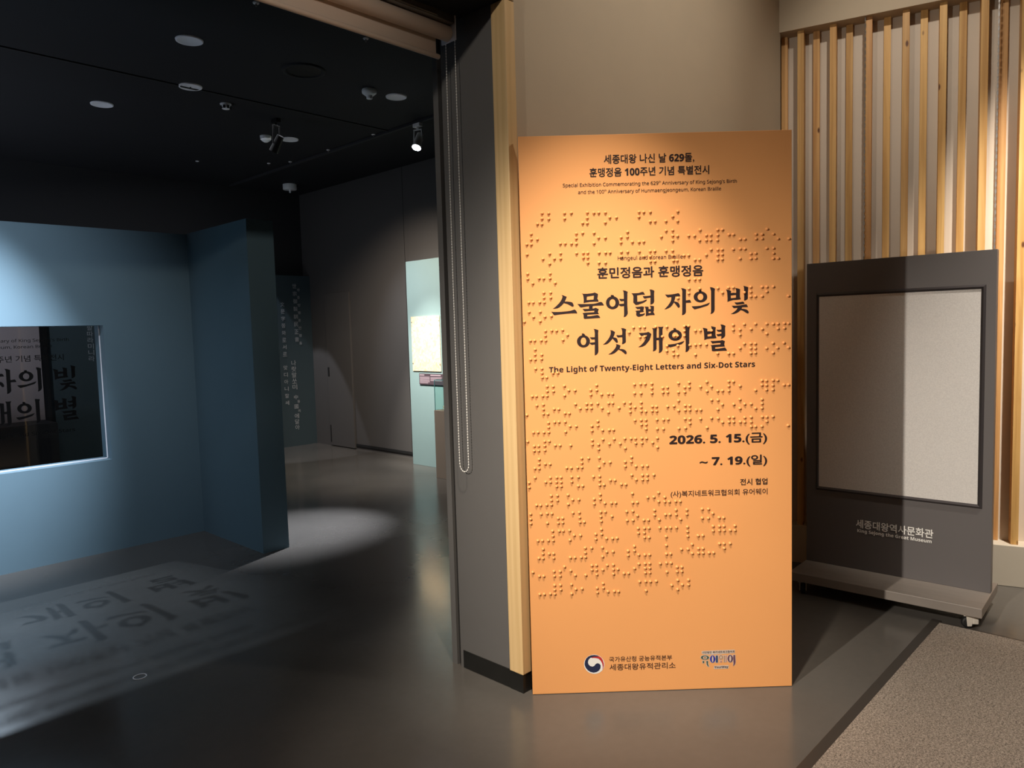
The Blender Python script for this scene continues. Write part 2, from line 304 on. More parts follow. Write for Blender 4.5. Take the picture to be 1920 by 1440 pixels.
text_many(['(사)복지네트워크협의회 유어웨이', '~ 𝟳. 𝟭𝟵.(일)', '世', '中', '國', '字', '宗', '御', '文', '正', '民', '製', '訓', '音', '국가유산청 궁능유적본부', '귁', '나', '니', '달', '듕', '디', '따', '라', '랏', '로', '르', '말', '맞', '문', '미', '민', '사단법인 복지네트워크협의회', '서', '세종대왕 나신 날 𝟨𝟤𝟫돌, 훈맹정음 𝟣𝟢𝟢주년 기념 특별전시', '세종대왕 나신 날 𝟲𝟮𝟵돌,', '세종대왕역사문화관', '세종대왕유적관리소', '솅', '쎄', '쏘', '아', '엉', '에', '와', '전시 협업', '졍', '졩', '종', '쫑', '할', '훈', '훈맹정음 𝟭𝟬𝟬주년 기념 특별전시', '훈민정음과 훈맹정음', '흠', '𝖠𝗇𝗇𝗂𝗏𝖾𝗋𝗌𝖺𝗋𝗒\xa0𝗈𝖿\xa0𝖧𝗎𝗇𝗆𝖺𝖾𝗇𝗀𝗃𝖾𝗈𝗇𝗀𝖾𝗎𝗆,\xa0𝖪𝗈𝗋𝖾𝖺𝗇\xa0𝖡𝗋𝖺𝗂𝗅𝗅𝖾', '𝖠𝗇𝗇𝗂𝗏𝖾𝗋𝗌𝖺𝗋𝗒\xa0𝗈𝖿\xa0𝖪𝗂𝗇𝗀\xa0𝖲𝖾𝗃𝗈𝗇𝗀’𝗌\xa0𝖡𝗂𝗋𝗍𝗁', '𝖧𝖺𝗇𝗀𝖾𝗎𝗅 𝖺𝗇𝖽 𝖪𝗈𝗋𝖾𝖺𝗇 𝖡𝗋𝖺𝗂𝗅𝗅𝖾', '𝖲𝗉𝖾𝖼𝗂𝖺𝗅 𝖤𝗑𝗁𝗂𝖻𝗂𝗍𝗂𝗈𝗇 𝖢𝗈𝗆𝗆𝖾𝗆𝗈𝗋𝖺𝗍𝗂𝗇𝗀 𝗍𝗁𝖾 𝟨𝟤𝟫𝗍𝗁 𝖠𝗇𝗇𝗂𝗏𝖾𝗋𝗌𝖺𝗋𝗒 𝗈𝖿 𝖪𝗂𝗇𝗀 𝖲𝖾𝗃𝗈𝗇𝗀’𝗌 𝖡𝗂𝗋𝗍𝗁', '𝖲𝗉𝖾𝖼𝗂𝖺𝗅\xa0𝖤𝗑𝗁𝗂𝖻𝗂𝗍𝗂𝗈𝗇\xa0𝖢𝗈𝗆𝗆𝖾𝗆𝗈𝗋𝖺𝗍𝗂𝗇𝗀\xa0𝗍𝗁𝖾\xa0𝟨𝟤𝟫', '𝖳𝗁𝖾 𝖫𝗂𝗀𝗁𝗍 𝗈𝖿 𝖳𝗐𝖾𝗇𝗍𝗒-𝖤𝗂𝗀𝗁𝗍 𝖫𝖾𝗍𝗍𝖾𝗋𝗌 𝖺𝗇𝖽 𝖲𝗂𝗑-𝖣𝗈𝗍 𝖲𝗍𝖺𝗋𝗌', '𝖺𝗇𝖽 𝗍𝗁𝖾 𝟣𝟢𝟢𝗍𝗁 𝖠𝗇𝗇𝗂𝗏𝖾𝗋𝗌𝖺𝗋𝗒 𝗈𝖿 𝖧𝗎𝗇𝗆𝖺𝖾𝗇𝗀𝗃𝖾𝗈𝗇𝗀𝖾𝗎𝗆, 𝖪𝗈𝗋𝖾𝖺𝗇 𝖡𝗋𝖺𝗂𝗅𝗅𝖾', '𝖺𝗇𝖽\xa0𝗍𝗁𝖾\xa0𝟣𝟢𝟢', '𝗍𝗁', '𝗞𝗶𝗻𝗴 𝗦𝗲𝗷𝗼𝗻𝗴 𝘁𝗵𝗲 𝗚𝗿𝗲𝗮𝘁 𝗠𝘂𝘀𝗲𝘂𝗺', '𝗧𝗵𝗲 𝗟𝗶𝗴𝗵𝘁 𝗼𝗳 𝗧𝘄𝗲𝗻𝘁𝘆-𝗘𝗶𝗴𝗵𝘁 𝗟𝗲𝘁𝘁𝗲𝗿𝘀 𝗮𝗻𝗱 𝗦𝗶𝘅-𝗗𝗼𝘁 𝗦𝘁𝗮𝗿𝘀', '𝗬𝗼𝘂𝗿𝗪𝗮𝘆', '𝟮𝟬𝟮𝟲. 𝟱. 𝟭𝟱.(금)'])
def text_pts(body, bold=0.):
    body = sans(body, bold >= .018)
    if body not in CACHE: print('TXT', repr(body)); text_many([body])
    vs, fs = CACHE[body]
    if bold >= .018 and all(ord(c) < 0x1100 or ord(c) > 0x1D000 for c in body): bold = .004
    b = bold*.75; out = []; of = []
    for i, (dx, dy) in enumerate(((b, 0), (-b, 0), (0, b), (0, -b))):      # a heavier stroke
        k = len(out); out += [v+Vector((dx, dy, i)) for v in vs]; of += [tuple(i+k for i in f) for f in fs]
    return out, of
def text_into(mb, body, x0, x1, zc, h, y, bold=0., vert=False):
    vs, fs = text_pts(body, bold)
    if not vs: return
    a = min(v.x for v in vs); b = max(v.x for v in vs); c = min(v.y for v in vs); d = max(v.y for v in vs)
    sx = (x1-x0)/(b-a); sz = h/(d-c)
    mb.add([(x0+(v.x-a)*sx, y-v.z*.00012, zc-h/2+(v.y-c)*sz) for v in vs], fs)

# ------------------------------------------------------------------ lettering outlines and dot positions (board millimetres)
DOTS="""91 2044 118 2043 90 2022 118 2020 71 2001 89 2000 183 2042 211 2042 183 2020 277 2042 304 2040 324 2040 351 2040 276 2020 369 2020 396 2019 257 2000 276 1999 350 2000 490 2039 509 2038 536 2038 489 2019 535 1999 555 1999 600 1999 628 2017 649 2037 648 1998 44 1961 44 1939 69 1939 25 1919 43 1918 163 1919 183 1919 209 1918 229 1917 230 1958 229 1938 256 1960 303 1959 321 1939 349 1938 302 1917 414 1938 413 1917 441 1959 440 1939 460 1918 488 1917 507 1918 580 1936 600 1960 627 1961 627 1939 627 1919 647 1937 693 1937 717 1936 740 1959 738 1917 766 1937 785 1938 766 1917 784 1917 813 1958 833 1958 813 1937 812 1916 860 1937 878 1937 906 1917 925 1917 972 1936 972 1917 997 1935 997 1917 1018 1956 1044 1935 1063 1915 1108 1914 25 1878 90 1858 118 1879 117 1838 137 1858 163 1879 163 1858 229 1878 257 1878 275 1878 257 1859 275 1859 275 1838 322 1878 349 1877 367 1877 321 1837 348 1836 414 1878 440 1878 488 1878 533 1878 552 1878 534 1836 552 1836 414 1859 506 1858 533 1857 599 1878 626 1878 626 1858 629 1837 644 1837 673 1857 692 1857 718 1838 737 1838 765 1857 785 1878 813 1877 831 1877 813 1857 831 1857 812 1837 831 1837 877 1877 906 1878 925 1877 905 1838 950 1857 970 1858 950 1837 970 1838 1016 1877 1044 1877 1044 1856 1043 1835 1063 1835 25 1799 25 1778 45 1759 72 1779 91 1778 118 1798 117 1778 138 1759 692 1758 717 1758 736 1758 90 1720 118 1720 90 1699 118 1699 27 1681 45 1681 72 1681 91 1680 692 1720 691 1701 737 1719 646 1682 812 1719 831 1700 856 1720 876 1720 923 1698 949 1720 949 1700 949 1681 968 1681 996 1681 996 1719 1016 1719 1043 1719 1016 1699 1106 1679 27 1642 73 1642 45 1621 92 1621 119 1623 72 1603 6 1602 93 1562 119 1563 139 1562 164 1564 92 1542 184 1543 29 1523 47 1523 74 1523 93 1522 165 1523 441 1546 459 1566 486 1566 505 1566 486 1526 506 1527 552 1566 598 1565 579 1525 630 1526 643 1526 671 1565 689 1566 671 1546 671 1526 717 1546 737 1546 785 1544 875 1565 875 1545 921 1567 903 1545 903 1524 949 1546 968 1567 1015 1566 996 1545 1015 1525 1042 1565 1062 1565 1062 1545 1089 1566 1089 1546 1106 1565 48 1486 47 1465 75 1464 28 1445 47 1445 74 1446 598 1486 643 1485 597 1465 624 1466 625 1448 642 1448 694 1486 717 1487 736 1488 762 1487 716 1446 809 1449 855 1447 875 1447 921 1486 948 1486 967 1485 903 1468 948 1467 967 1466 948 1446 967 1447 1014 1465 1041 1485 1041 1445 1060 1465 1087 1485 1106 1465 48 1406 74 1406 74 1387 75 1369 93 1369 120 1386 140 1386 94 1331 119 1330 94 1311 120 1310 31 1291 48 1291 75 1291 93 1291 166 1331 184 1312 210 1311 166 1291 276 1311 276 1291 301 1330 301 1309 321 1291 349 1292 367 1291 459 1329 485 1330 504 1330 532 1330 532 1311 532 1291 459 1292 486 1291 578 1311 597 1312 578 1292 598 1292 644 1329 643 1291 670 1311 689 1330 689 1311 670 1291 736 1311 763 1331 782 1311 763 1292 808 1292 828 1292 855 1330 874 1329 855 1311 855 1291 902 1310 967 1290 994 1330 1013 1329 994 1311 1013 1310 1013 1291 1041 1330 1060 1329 1040 1309 1040 1290 1087 1309 1106 1309 6 1213 49 1252 76 1255 76 1235 76 1216 94 1215 121 1235 140 1234 166 1216 184 1215 211 1253 230 1234 258 1253 277 1253 257 1234 277 1234 304 1253 322 1233 350 1253 367 1253 348 1215 393 1232 415 1253 440 1252 440 1233 440 1214 460 1233 486 1252 486 1233 486 1215 505 1214 533 1234 550 1233 532 1215 551 1214 597 1232 624 1233 643 1255 643 1214 671 1234 690 1233 671 1215 690 1215 717 1214 736 1214 782 1254 809 1253 827 1234 808 1214 875 1233 901 1253 921 1233 901 1215 948 1233 967 1214 994 1251 994 1233 994 1214 96 1178 122 1180 140 1180 166 1180 96 1159 186 1161 212 1160 96 1138 32 1139 51 1139 76 1138 167 1138 278 1159 278 1139 303 1179 303 1160 322 1140 350 1140 368 1140 459 1178 485 1178 505 1178 486 1159 506 1159 505 1140 551 1178 579 1177 598 1178 552 1139 578 1138 643 1138 671 1139 670 1178 690 1177 690 1158 735 1176 762 1138 781 1178 809 1176 827 1159 855 1178 874 1178 855 1159 874 1159 902 1158 921 1176 921 1157 948 1177 948 1157 948 1137 966 1137 993 1137 995 1177 1014 1176 1040 1177 1014 1157 1104 1137 6 1101 78 1100 97 1100 34 1081 52 1081 78 1081 33 1061 52 1061 78 1062 122 1082 142 1081 187 1080 278 1099 278 1081 323 1101 304 1080 304 1060 350 1081 370 1101 395 1081 415 1102 416 1061 441 1101 460 1101 461 1081 487 1101 506 1100 487 1081 532 1081 552 1100 552 1061 53 1024 52 1005 52 985 34 986 78 1004 98 1003 168 985 187 984 214 985 232 985 232 1023 232 1004 261 1023 306 1023 325 1003 351 1003 305 984 415 1003 415 984 442 1022 441 1003 460 983 487 983 508 983 34 947 8 926 8 906 78 927 98 945 98 926 125 945 143 945 124 926 143 925 124 907 143 907 188 945 216 944 188 925 215 906 234 906 280 944 306 945 306 927 306 907 324 908 351 927 370 926 397 908 416 907 442 946 460 926 487 944 508 944 487 925 507 925 535 944 100 868 126 868 100 848 126 847 37 829 54 828 80 829 100 829 171 869 190 848 216 848 171 829 281 848 281 828 307 867 307 847 326 829 354 829 372 829 443 867 444 828 463 828 508 848 534 849 554 867 580 847 554 829 580 828 599 827 626 828 645 827 11 792 11 770 11 751 55 791 81 792 101 791 81 751 127 770 146 770 127 750 146 751 190 792 217 792 218 771 219 751 237 751 308 792 308 772 309 752 327 792 355 772 418 790 444 791 463 771 419 752 444 752 490 751 509 751 536 792 536 772 582 772 601 772 555 751 627 791 628 771 646 750 673 790 673 771 738 791 765 790 783 771 738 752 764 751 810 752 829 751 102 716 130 715 147 715 174 716 103 695 193 695 220 694 104 675 39 676 58 676 83 676 175 675 285 697 285 676 309 717 310 696 330 677 356 676 375 677 465 716 466 696 492 716 511 716 491 696 492 677 511 676 557 716 584 715 603 715 628 715 584 677 675 716 675 696 676 676 720 677 740 677 784 716 784 696 811 715 830 715 811 696 831 696 857 696 877 715 877 695 60 639 59 619 59 599 41 600 85 618 104 618 104 599 175 599 194 599 221 599 239 599 239 639 239 618 266 638 312 638 330 619 357 619 312 599 421 620 421 601 448 640 448 620 466 602 492 601 512 601 584 639 584 602 602 602 648 620 676 620 694 640 694 601 721 621 740 621 721 601 740 601 766 601 785 601 811 639 830 639 856 639 831 619 14 540 41 522 60 522 104 541 130 540 105 521 130 521 149 560 175 542 194 522 239 521 266 562 285 562 266 543 285 542 286 522 312 542 331 561 357 562 357 542 357 522 376 542 402 523 421 523 447 543 466 562 492 563 512 563 493 543 512 543 493 523 512 523 557 561 584 563 603 562 585 524 629 544 649 543 629 524 649 524 105 481 130 481 105 461 131 461 177 482 195 461 222 462 41 443 60 443 86 444 105 443 177 442 286 463 287 444 312 482 313 463 332 446 359 446 377 445 468 485 494 485 514 484 539 485 495 445 605 465 631 486 650 466 630 446 677 486 677 465"""
GLYPHS=[
(1,["1636 17091 1705 17075 1773 17041 1851 17010 1817 16937 1775 16847 1762 16813 1860 16816 1998 16795 2067 16775 2106 16723 2133 16642 2115 16597 2063 16596 1995 16640 1869 16706 1721 16756 1697 16723 1626 16656 1544 16589 1451 16546 1347 16528 1255 16534 1325 16573 1407 16639 1513 16739 1596 16840 1656 16953 1675 17021 1653 17062"]),
(1,["1188 16416 1297 16399 1459 16395 1666 16400 1863 16414 2013 16433 2095 16459 2153 16479 2198 16457 2232 16410 2260 16352 2264 16311 2149 16318 2011 16318 1803 16309 1572 16290 1421 16274 1340 16262 1300 16269 1261 16322"]),
(1,["2478 17130 2547 17114 2685 17110 2835 17121 2950 17135 2997 17158 3066 17131 3145 17089 3132 16992 3113 16890 3141 16860 3168 16774 2966 16777 2793 16773 2620 16749 2544 16728 2551 16871 2539 17009 2517 17089","2683 16993 2674 16850 2957 16865 2977 17031"]),
(1,["2284 16701 2503 16689 2734 16688 2965 16693 3104 16718 3197 16750 3266 16762 3312 16735 3362 16665 3384 16613 3194 16612 2963 16607 2917 16603 2909 16494 2961 16499 3042 16523 3122 16483 3168 16470 3138 16396 3125 16339 3170 16263 3014 16256 2840 16255 2684 16242 2683 16179 2839 16186 3001 16210 3117 16224 3185 16177 3219 16101 3011 16095 2721 16080 2571 16076 2532 16114 2529 16252 2490 16317 2611 16333 2784 16337 2969 16343 2988 16409 2786 16400 2578 16389 2487 16489 2614 16489 2759 16487 2767 16596 2616 16580 2477 16558 2408 16554 2352 16613"]),
(1,["4018 16705 4011 16646 3989 16589 3956 16539 3911 16498 3859 16467 3800 16449 3739 16444 3678 16452 3620 16474 3569 16507 3526 16551 3494 16603 3475 16661 3469 16721 3477 16780 3499 16837 3532 16887 3577 16928 3629 16959 3688 16977 3749 16982 3810 16974 3867 16952 3919 16919 3962 16875 3993 16823 4013 16766","3865 16704 3861 16668 3851 16635 3836 16605 3816 16580 3792 16561 3765 16550 3737 16547 3710 16552 3684 16564 3660 16584 3641 16610 3627 16641 3618 16675 3616 16711 3620 16746 3629 16780 3645 16810 3665 16835 3689 16853 3715 16865 3743 16868 3771 16863 3797 16850 3820 16831 3840 16805 3854 16774 3862 16740"]),
(1,["3675 17036 3779 17033 3812 16986 3812 16946 3685 16950"]),
(1,["4018 16866 4220 16855 4218 16774 4097 16764 4051 16802"]),
(1,["4008 16654 4228 16665 4226 16562 4105 16554 4024 16579"]),
(1,["4174 17213 4266 17202 4380 17148 4365 17068 4354 16610 4367 16323 4365 16243 4329 16175 4271 16124 4195 16104 4214 16212 4215 16614 4212 17072 4207 17147"]),
(1,["4535 17081 4667 17077 4841 17084 4933 17116 5020 17128 5060 17083 5093 17008 4955 17012 4770 16988 4772 16725 4893 16733 5009 16753 5113 16796 5177 16811 5147 16749 5066 16694 4949 16651 4810 16603 4706 16589 4604 16695 4613 16947 4591 17016"]),
(1,["5000 16948 5139 16950 5324 16962 5322 16882 5184 16862 5091 16842 5045 16866"]),
(1,["5281 17209 5373 17212 5488 17163 5475 17038 5476 16728 5446 16649 5388 16610 5312 16589 5323 16927 5320 17099 5304 17174"]),
(1,["4682 16515 4774 16513 4878 16521 4948 16531 5051 16511 5038 16419 5014 16362 5048 16304 4944 16290 4874 16274 4873 16217 4989 16219 5082 16246 5064 16177 4976 16134 4849 16103 4814 16098 4751 16128 4711 16181 4724 16301 4685 16349 4772 16363 4876 16366 4882 16423 4773 16421 4733 16445"]),
(1,["5069 16516 5144 16514 5236 16505 5241 16413 5327 16405 5323 16492 5283 16544 5375 16542 5462 16522 5459 16350 5429 16282 5464 16235 5495 16156 5289 16154 5173 16134 5109 16118 5122 16244 5113 16417 5097 16475","5233 16310 5326 16313 5325 16250 5238 16241"]),
(1,["5927 16992 6065 16982 6215 16990 6354 17009 6470 17034 6528 17004 6567 16900 6457 16901 6341 16895 6353 16877 6334 16792 6299 16701 6385 16681 6477 16644 6523 16569 6545 16488 6521 16442 6480 16426 6435 16468 6372 16561 6292 16655 6257 16599 6210 16531 6140 16464 6058 16421 5977 16388 5890 16377 5954 16435 6048 16536 6130 16648 6178 16750 6191 16876 6122 16878 6064 16862 6018 16881 5972 16933"]),
(1,["6594 17237 6703 17223 6807 17174 6800 17077 6793 16722 6883 16736 6952 16746 6987 16705 7015 16624 6882 16625 6795 16624 6791 16239 6750 16172 6691 16133 6622 16120 6634 16221 6644 17115 6628 17179"]),
(1,["7682 16846 7674 16795 7653 16748 7619 16705 7574 16670 7520 16644 7460 16629 7396 16625 7333 16632 7274 16651 7220 16680 7176 16717 7142 16762 7122 16811 7115 16862 7123 16913 7144 16961 7179 17003 7224 17038 7278 17064 7338 17079 7401 17083 7464 17076 7523 17057 7577 17028 7621 16991 7655 16946 7675 16897","7520 16851 7517 16820 7507 16791 7493 16766 7473 16744 7450 16729 7424 16719 7397 16716 7370 16721 7345 16732 7322 16749 7303 16771 7289 16797 7280 16827 7277 16857 7281 16888 7290 16917 7305 16942 7324 16964 7347 16979 7373 16989 7400 16992 7427 16987 7452 16977 7475 16960 7494 16937 7509 16911 7517 16881"]),
(1,["7332 17131 7430 17134 7458 17070 7441 17053 7337 17056"]),
(1,["7025 16474 7204 16475 7389 16487 7529 16523 7668 16566 7790 16608 7749 16535 7690 16485 7528 16437 7365 16390 7168 16346 7128 16351 7070 16416"]),
(1,["7797 17244 7896 17230 8011 17175 7993 17078 7986 16298 7957 16218 7904 16162 7811 16131 7835 16222 7842 17083 7814 17175"]),
(1,["8461 17129 8565 17108 8675 17065 8668 16974 8773 16988 8882 16974 8889 17065 8855 17175 8936 17167 9051 17124 9044 16981 9044 16820 9078 16705 8933 16691 8759 16685 8620 16654 8521 16617 8528 16766 8512 17007 8490 17076","8662 16877 8876 16894 8876 16779 8667 16762"]),
(1,["9191 17257 9283 17238 9396 17195 9375 17040 9373 16765 9356 16708 9292 16664 9216 16643 9223 16815 9219 17125 9213 17205"]),
(1,["8811 16586 8932 16580 9048 16591 9164 16610 9205 16586 9239 16516 9094 16503 8909 16485 8868 16515"]),
(1,["8700 16451 8874 16446 9047 16458 9210 16483 9314 16497 9349 16444 9377 16380 9256 16378 9128 16376 9110 16319 9220 16304 9313 16279 9371 16237 9411 16167 9388 16110 9336 16117 9255 16171 9162 16231 9070 16262 9000 16201 8907 16146 8790 16109 8657 16107 8756 16162 8872 16251 8948 16352 8873 16356 8786 16347 8734 16404"]),
(2,["2773 15141 2765 15084 2744 15030 2711 14982 2667 14942 2615 14913 2557 14896 2497 14891 2436 14899 2380 14920 2329 14952 2287 14994 2255 15044 2237 15099 2231 15156 2239 15213 2260 15267 2294 15315 2337 15355 2389 15384 2447 15401 2507 15406 2568 15398 2624 15377 2675 15345 2717 15303 2749 15254 2767 15199","2619 15149 2616 15113 2606 15080 2592 15049 2572 15024 2550 15006 2525 14995 2499 14991 2473 14996 2448 15009 2426 15029 2408 15055 2395 15086 2387 15120 2385 15156 2389 15192 2398 15225 2413 15256 2432 15281 2454 15299 2479 15310 2506 15314 2531 15309 2556 15296 2578 15276 2596 15250 2609 15219 2617 15185"]),
(2,["2439 15480 2528 15472 2577 15407 2558 15376 2450 15379"]),
(2,["2766 15309 2983 15307 2981 15218 2847 15213 2810 15254"]),
(2,["2749 15085 2979 15097 2977 15008 2855 14989 2792 15020"]),
(2,["2932 15657 3034 15635 3137 15594 3120 15487 3118 14712 3091 14636 3038 14580 2961 14551 2966 14767 2980 15491 2963 15605"]),
(2,["3624 15580 3720 15565 3823 15499 3800 15404 3746 15285 3842 15263 3905 15223 3928 15134 3940 15083 3914 15045 3870 15053 3801 15125 3720 15229 3674 15179 3609 15105 3519 15031 3429 14995 3308 14984 3405 15060 3509 15171 3600 15308 3641 15421 3649 15522"]),
(2,["3875 15370 3996 15360 4117 15370 4126 15496 4109 15598 4078 15650 4179 15647 4291 15600 4269 15505 4269 15086 4245 15036 4181 15000 4104 14983 4126 15116 4122 15274 4033 15277 3937 15267 3900 15312"]),
(2,["3850 14994 3939 14981 4046 14927 4012 14826 3993 14791 4114 14783 4215 14751 4278 14691 4300 14614 4276 14564 4225 14566 4162 14631 4074 14704 3954 14764 3882 14690 3779 14616 3663 14575 3523 14570 3639 14640 3756 14744 3847 14869 3874 14945"]),
(2,["4816 15429 5000 15430 5154 15445 5205 15469 5281 15422 5337 15376 5304 15244 5251 15118 5173 15019 5082 14920 4979 14865 4877 14843 4775 14842 4891 14912 5007 15036 5099 15174 5152 15337 5024 15328 4928 15299 4872 15345"]),
(2,["5366 15617 5462 15608 5563 15586 5556 15211 5648 15215 5652 15564 5616 15673 5730 15657 5845 15667 5805 15573 5801 14721 5768 14646 5716 14596 5633 14573 5647 14675 5646 15107 5550 15110 5546 14754 5513 14697 5461 14667 5391 14646 5405 14745 5409 15508 5397 15571"]),
(2,["6610 15286 6603 15235 6581 15186 6547 15143 6502 15108 6448 15082 6388 15067 6325 15063 6262 15070 6202 15089 6149 15118 6104 15156 6071 15201 6051 15250 6044 15302 6052 15353 6073 15401 6108 15444 6153 15479 6207 15505 6267 15521 6330 15525 6393 15517 6453 15499 6506 15470 6550 15432 6584 15387 6604 15338","6452 15290 6449 15262 6439 15236 6424 15212 6404 15192 6380 15178 6354 15169 6326 15167 6298 15171 6272 15181 6248 15197 6229 15217 6214 15242 6205 15269 6202 15297 6206 15326 6215 15352 6230 15376 6251 15395 6274 15410 6301 15418 6329 15421 6357 15417 6383 15407 6406 15391 6426 15370 6441 15346 6449 15319"]),
(2,["6258 15592 6347 15589 6385 15531 6365 15506 6270 15509"]),
(2,["5975 14917 6142 14922 6321 14942 6487 14982 6718 15052 6653 14964 6601 14921 6422 14863 6268 14829 6102 14792 6038 14829"]),
(2,["6756 15685 6865 15670 6954 15655 6921 15554 6913 14830 6918 14715 6886 14652 6828 14596 6751 14579 6765 14706 6761 15558 6749 15622"]),
(2,["7480 15569 7576 15556 7678 15523 7675 15418 7756 15421 7846 15413 7857 15533 7828 15629 7918 15611 8028 15578 8013 15479 8011 15258 8035 15188 8060 15127 7944 15115 7793 15114 7652 15098 7541 15061 7542 15192 7524 15442 7505 15523","7679 15293 7850 15323 7849 15213 7683 15203"]),
(2,["8053 15478 8158 15465 8259 15482 8260 15592 8225 15693 8321 15680 8431 15627 8415 15537 8418 15227 8388 15168 8327 15119 8246 15081 8257 15211 8146 15200 8096 15206 8051 15287 8147 15290 8258 15312 8258 15382 8158 15387 8097 15406"]),
(2,["7797 15014 7943 15010 8095 15016 8236 15022 8286 15040 8407 14992 8386 14907 8380 14847 8405 14766 8193 14762 7992 14748 7996 14682 8142 14688 8294 14709 8405 14726 8455 14664 8495 14588 8293 14590 8091 14584 7920 14579 7859 14596 7841 14802 7796 14833 7942 14849 8093 14855 8214 14862 8225 14922 8094 14920 7973 14914 7882 14903"]),
]

# ------------------------------------------------------------------ setting
struct(MB().box(-4, 6.6, -4, 9.9, -.1, 0).build('floor', M['floor']))
struct(MB().box(-4, 6.2, 2.3, 9.9, 3.6, 3.7).build('ceiling', M['ceiling']))
struct(MB().box(-4, 6.6, -4, 2.6, 4.3, 4.4).build('ceiling', M['lobby_ceiling']))
far = struct(MB().box(5.75, 5.95, 2.5, 9.9, 0, 3.6).build('wall_far', M['darkwall']))
struct(MB().box(-4, 5.75, 9.65, 9.85, 0, 3.6).build('wall_back', M['backwall']))
struct(MB().box(-4.1, -4, -4, 9.9, 0, 4.3).build('wall_left', M['backwall']))
struct(MB().box(-4, 6.6, -4.1, -4, 0, 4.3).build('wall_near', M['greige']))
# entrance wall: beige lobby face, jamb block, pocket slot, strip, lintel over the opening
struct(MB().prism([(2.285, 2.125), (4.662, 2.032), (4.72, 2.23), (4.72, 2.576), (2.36, 2.576), (2.36, 2.30), (2.285, 2.30)], 0, 4.3).build('wall_middle', M['greige']))
jb = struct(MB().box(2.235, 2.36, 2.192, 2.516, 0, 2.91).build('wall_jamb', M['jamb']))
struct(MB().box(2.235, 2.36, 2.542, 2.576, 0, 3.6).build('trim_1', M['jamb']))
struct(MB().box(2.33, 2.36, 2.516, 2.542, 0, 2.91).build('trim_2', M['black']))
struct(MB().box(-4, 2.23, 2.11, 2.13, 2.91, 4.3).build('wall_lintel', M['greige']))
struct(MB().box(-4, 2.36, 2.13, 2.576, 2.9095, 3.6).build('wall_lintel', M['soffit']))
struct(MB().box(2.23, 2.285, 2.11, 2.30, 2.91, 4.3).build('wall_lintel', M['greige']))
struct(MB().box(5.0, 6.5, 2.23, 2.5, 0, 4.3).build('wall_end', M['greige']))
post = struct(MB().box(2.228, 2.2845, 2.111, 2.191, .083, 2.905).build('trim_3', M['oak'], bevel=.003))
struct(MB().box(2.231, 2.2345, 2.191, 2.494, .003, .085).build('baseboard_jamb', M['skirting']))
struct(MB().box(2.231, 2.284, 2.114, 2.191, .0, .083).build('baseboard_post', M['skirting']))
# slatted wall: local frame, x along the wall towards the camera side, -y out of the wall
SW = (4.68170, 1.91338); ST = (-.2746164, .96155386); SD = (.96155386, .2746164)
def sw(s, d): return (SW[0]+ST[0]*s+SD[0]*d, SW[1]+ST[1]*s+SD[1]*d)
wr = struct(MB().prism([sw(.33, .13), sw(-4.6, .13), sw(-4.6, .23), sw(.33, .23)], 0, 4.3).build('wall_right', M['greige_r']))
struct(MB().prism([sw(.115, 0), sw(-4.5, 0), sw(-4.5, .13), sw(.115, .13)], 0, .242).build('baseboard_right', M['plinth'], bevel=.003))
struct(MB().prism([sw(.135, .0), sw(-4.5, .0), sw(-4.5, .13), sw(.135, .13)], 3.385, 4.3).build('trim_4', M['greige']))
ang = math.atan2(-ST[1], -ST[0])     # local +x runs along -ST (towards the right of the picture)
def slat(s, front):
    d0, d1 = (.035, .13) if front else (.098, .13)
    o = MB().box(-.019, .019, d0, d1, 0, 3.143).build('slat', M['pine'], wr, bevel=.0015)
    o.location = (*sw(s, 0), .242); o.rotation_euler = (0, 0, ang); return o
pos = [.106, .002, -.084, -.185, -.273, -.382, -.481, -.58, -.675, -.77, -.872, -.974, -1.072, -1.165]
for i in range(24):
    slat(pos[i] if i < len(pos) else -1.165-.098*(i-13), i % 2 == 1)
# carpet with dark edge strip
c = MB().box(-3.9, 4.15, -3.9, .975, 0, .009).build('carpet', M['carpet']); tag(c, 'grey speckled loop carpet covering the floor at bottom right', 'carpet')
MB().box(-3.9, 4.19, .975, 1.018, 0, .0075).build('edge_strip', M['strip'], c, bevel=.002)
MB().box(4.15, 4.168, -3.9, .975, 0, .0075).build('edge_strip', M['strip'], c, bevel=.002)

# far door, dark base gap, exhibition wall panels
dr = struct(MB().box(5.722, 5.75, 8.475, 9.075, .012, 2.15).build('door_1', M['darkwall'], bevel=.002))
MB().box(5.716, 5.722, 9.035, 9.055, .06, .30).build('door_bolt', M['black'], dr, bevel=.002)
MB().box(5.712, 5.722, 9.02, 9.05, 1.0, 1.12).build('door_handle', M['black'], dr, bevel=.003)
struct(MB().box(5.735, 5.75, 6.95, 8.46, .045, .075).build('shadow_gap_far', M['black']))  # black strip, paints in the shadow of the gap along the wall foot
for k in range(6):
    y = 8.47-1.21*(k+1)
    MB().box(5.7485, 5.752, y-.003, y+.003, .08, 3.6).build('panel_joint', M['black'], far)

# ceiling seams and track
st = MB().box(-3.9, 4.64, 6.045, 6.075, 3.592, 3.6).build('trim_5', M['black']); struct(st)
tr = MB().box(4.635, 4.665, 2.7, 9.5, 3.575, 3.6).build('lighting_track', M['backwall'], bevel=.002); tag(tr, 'thin black lighting track running along the dark ceiling', 'lighting track')

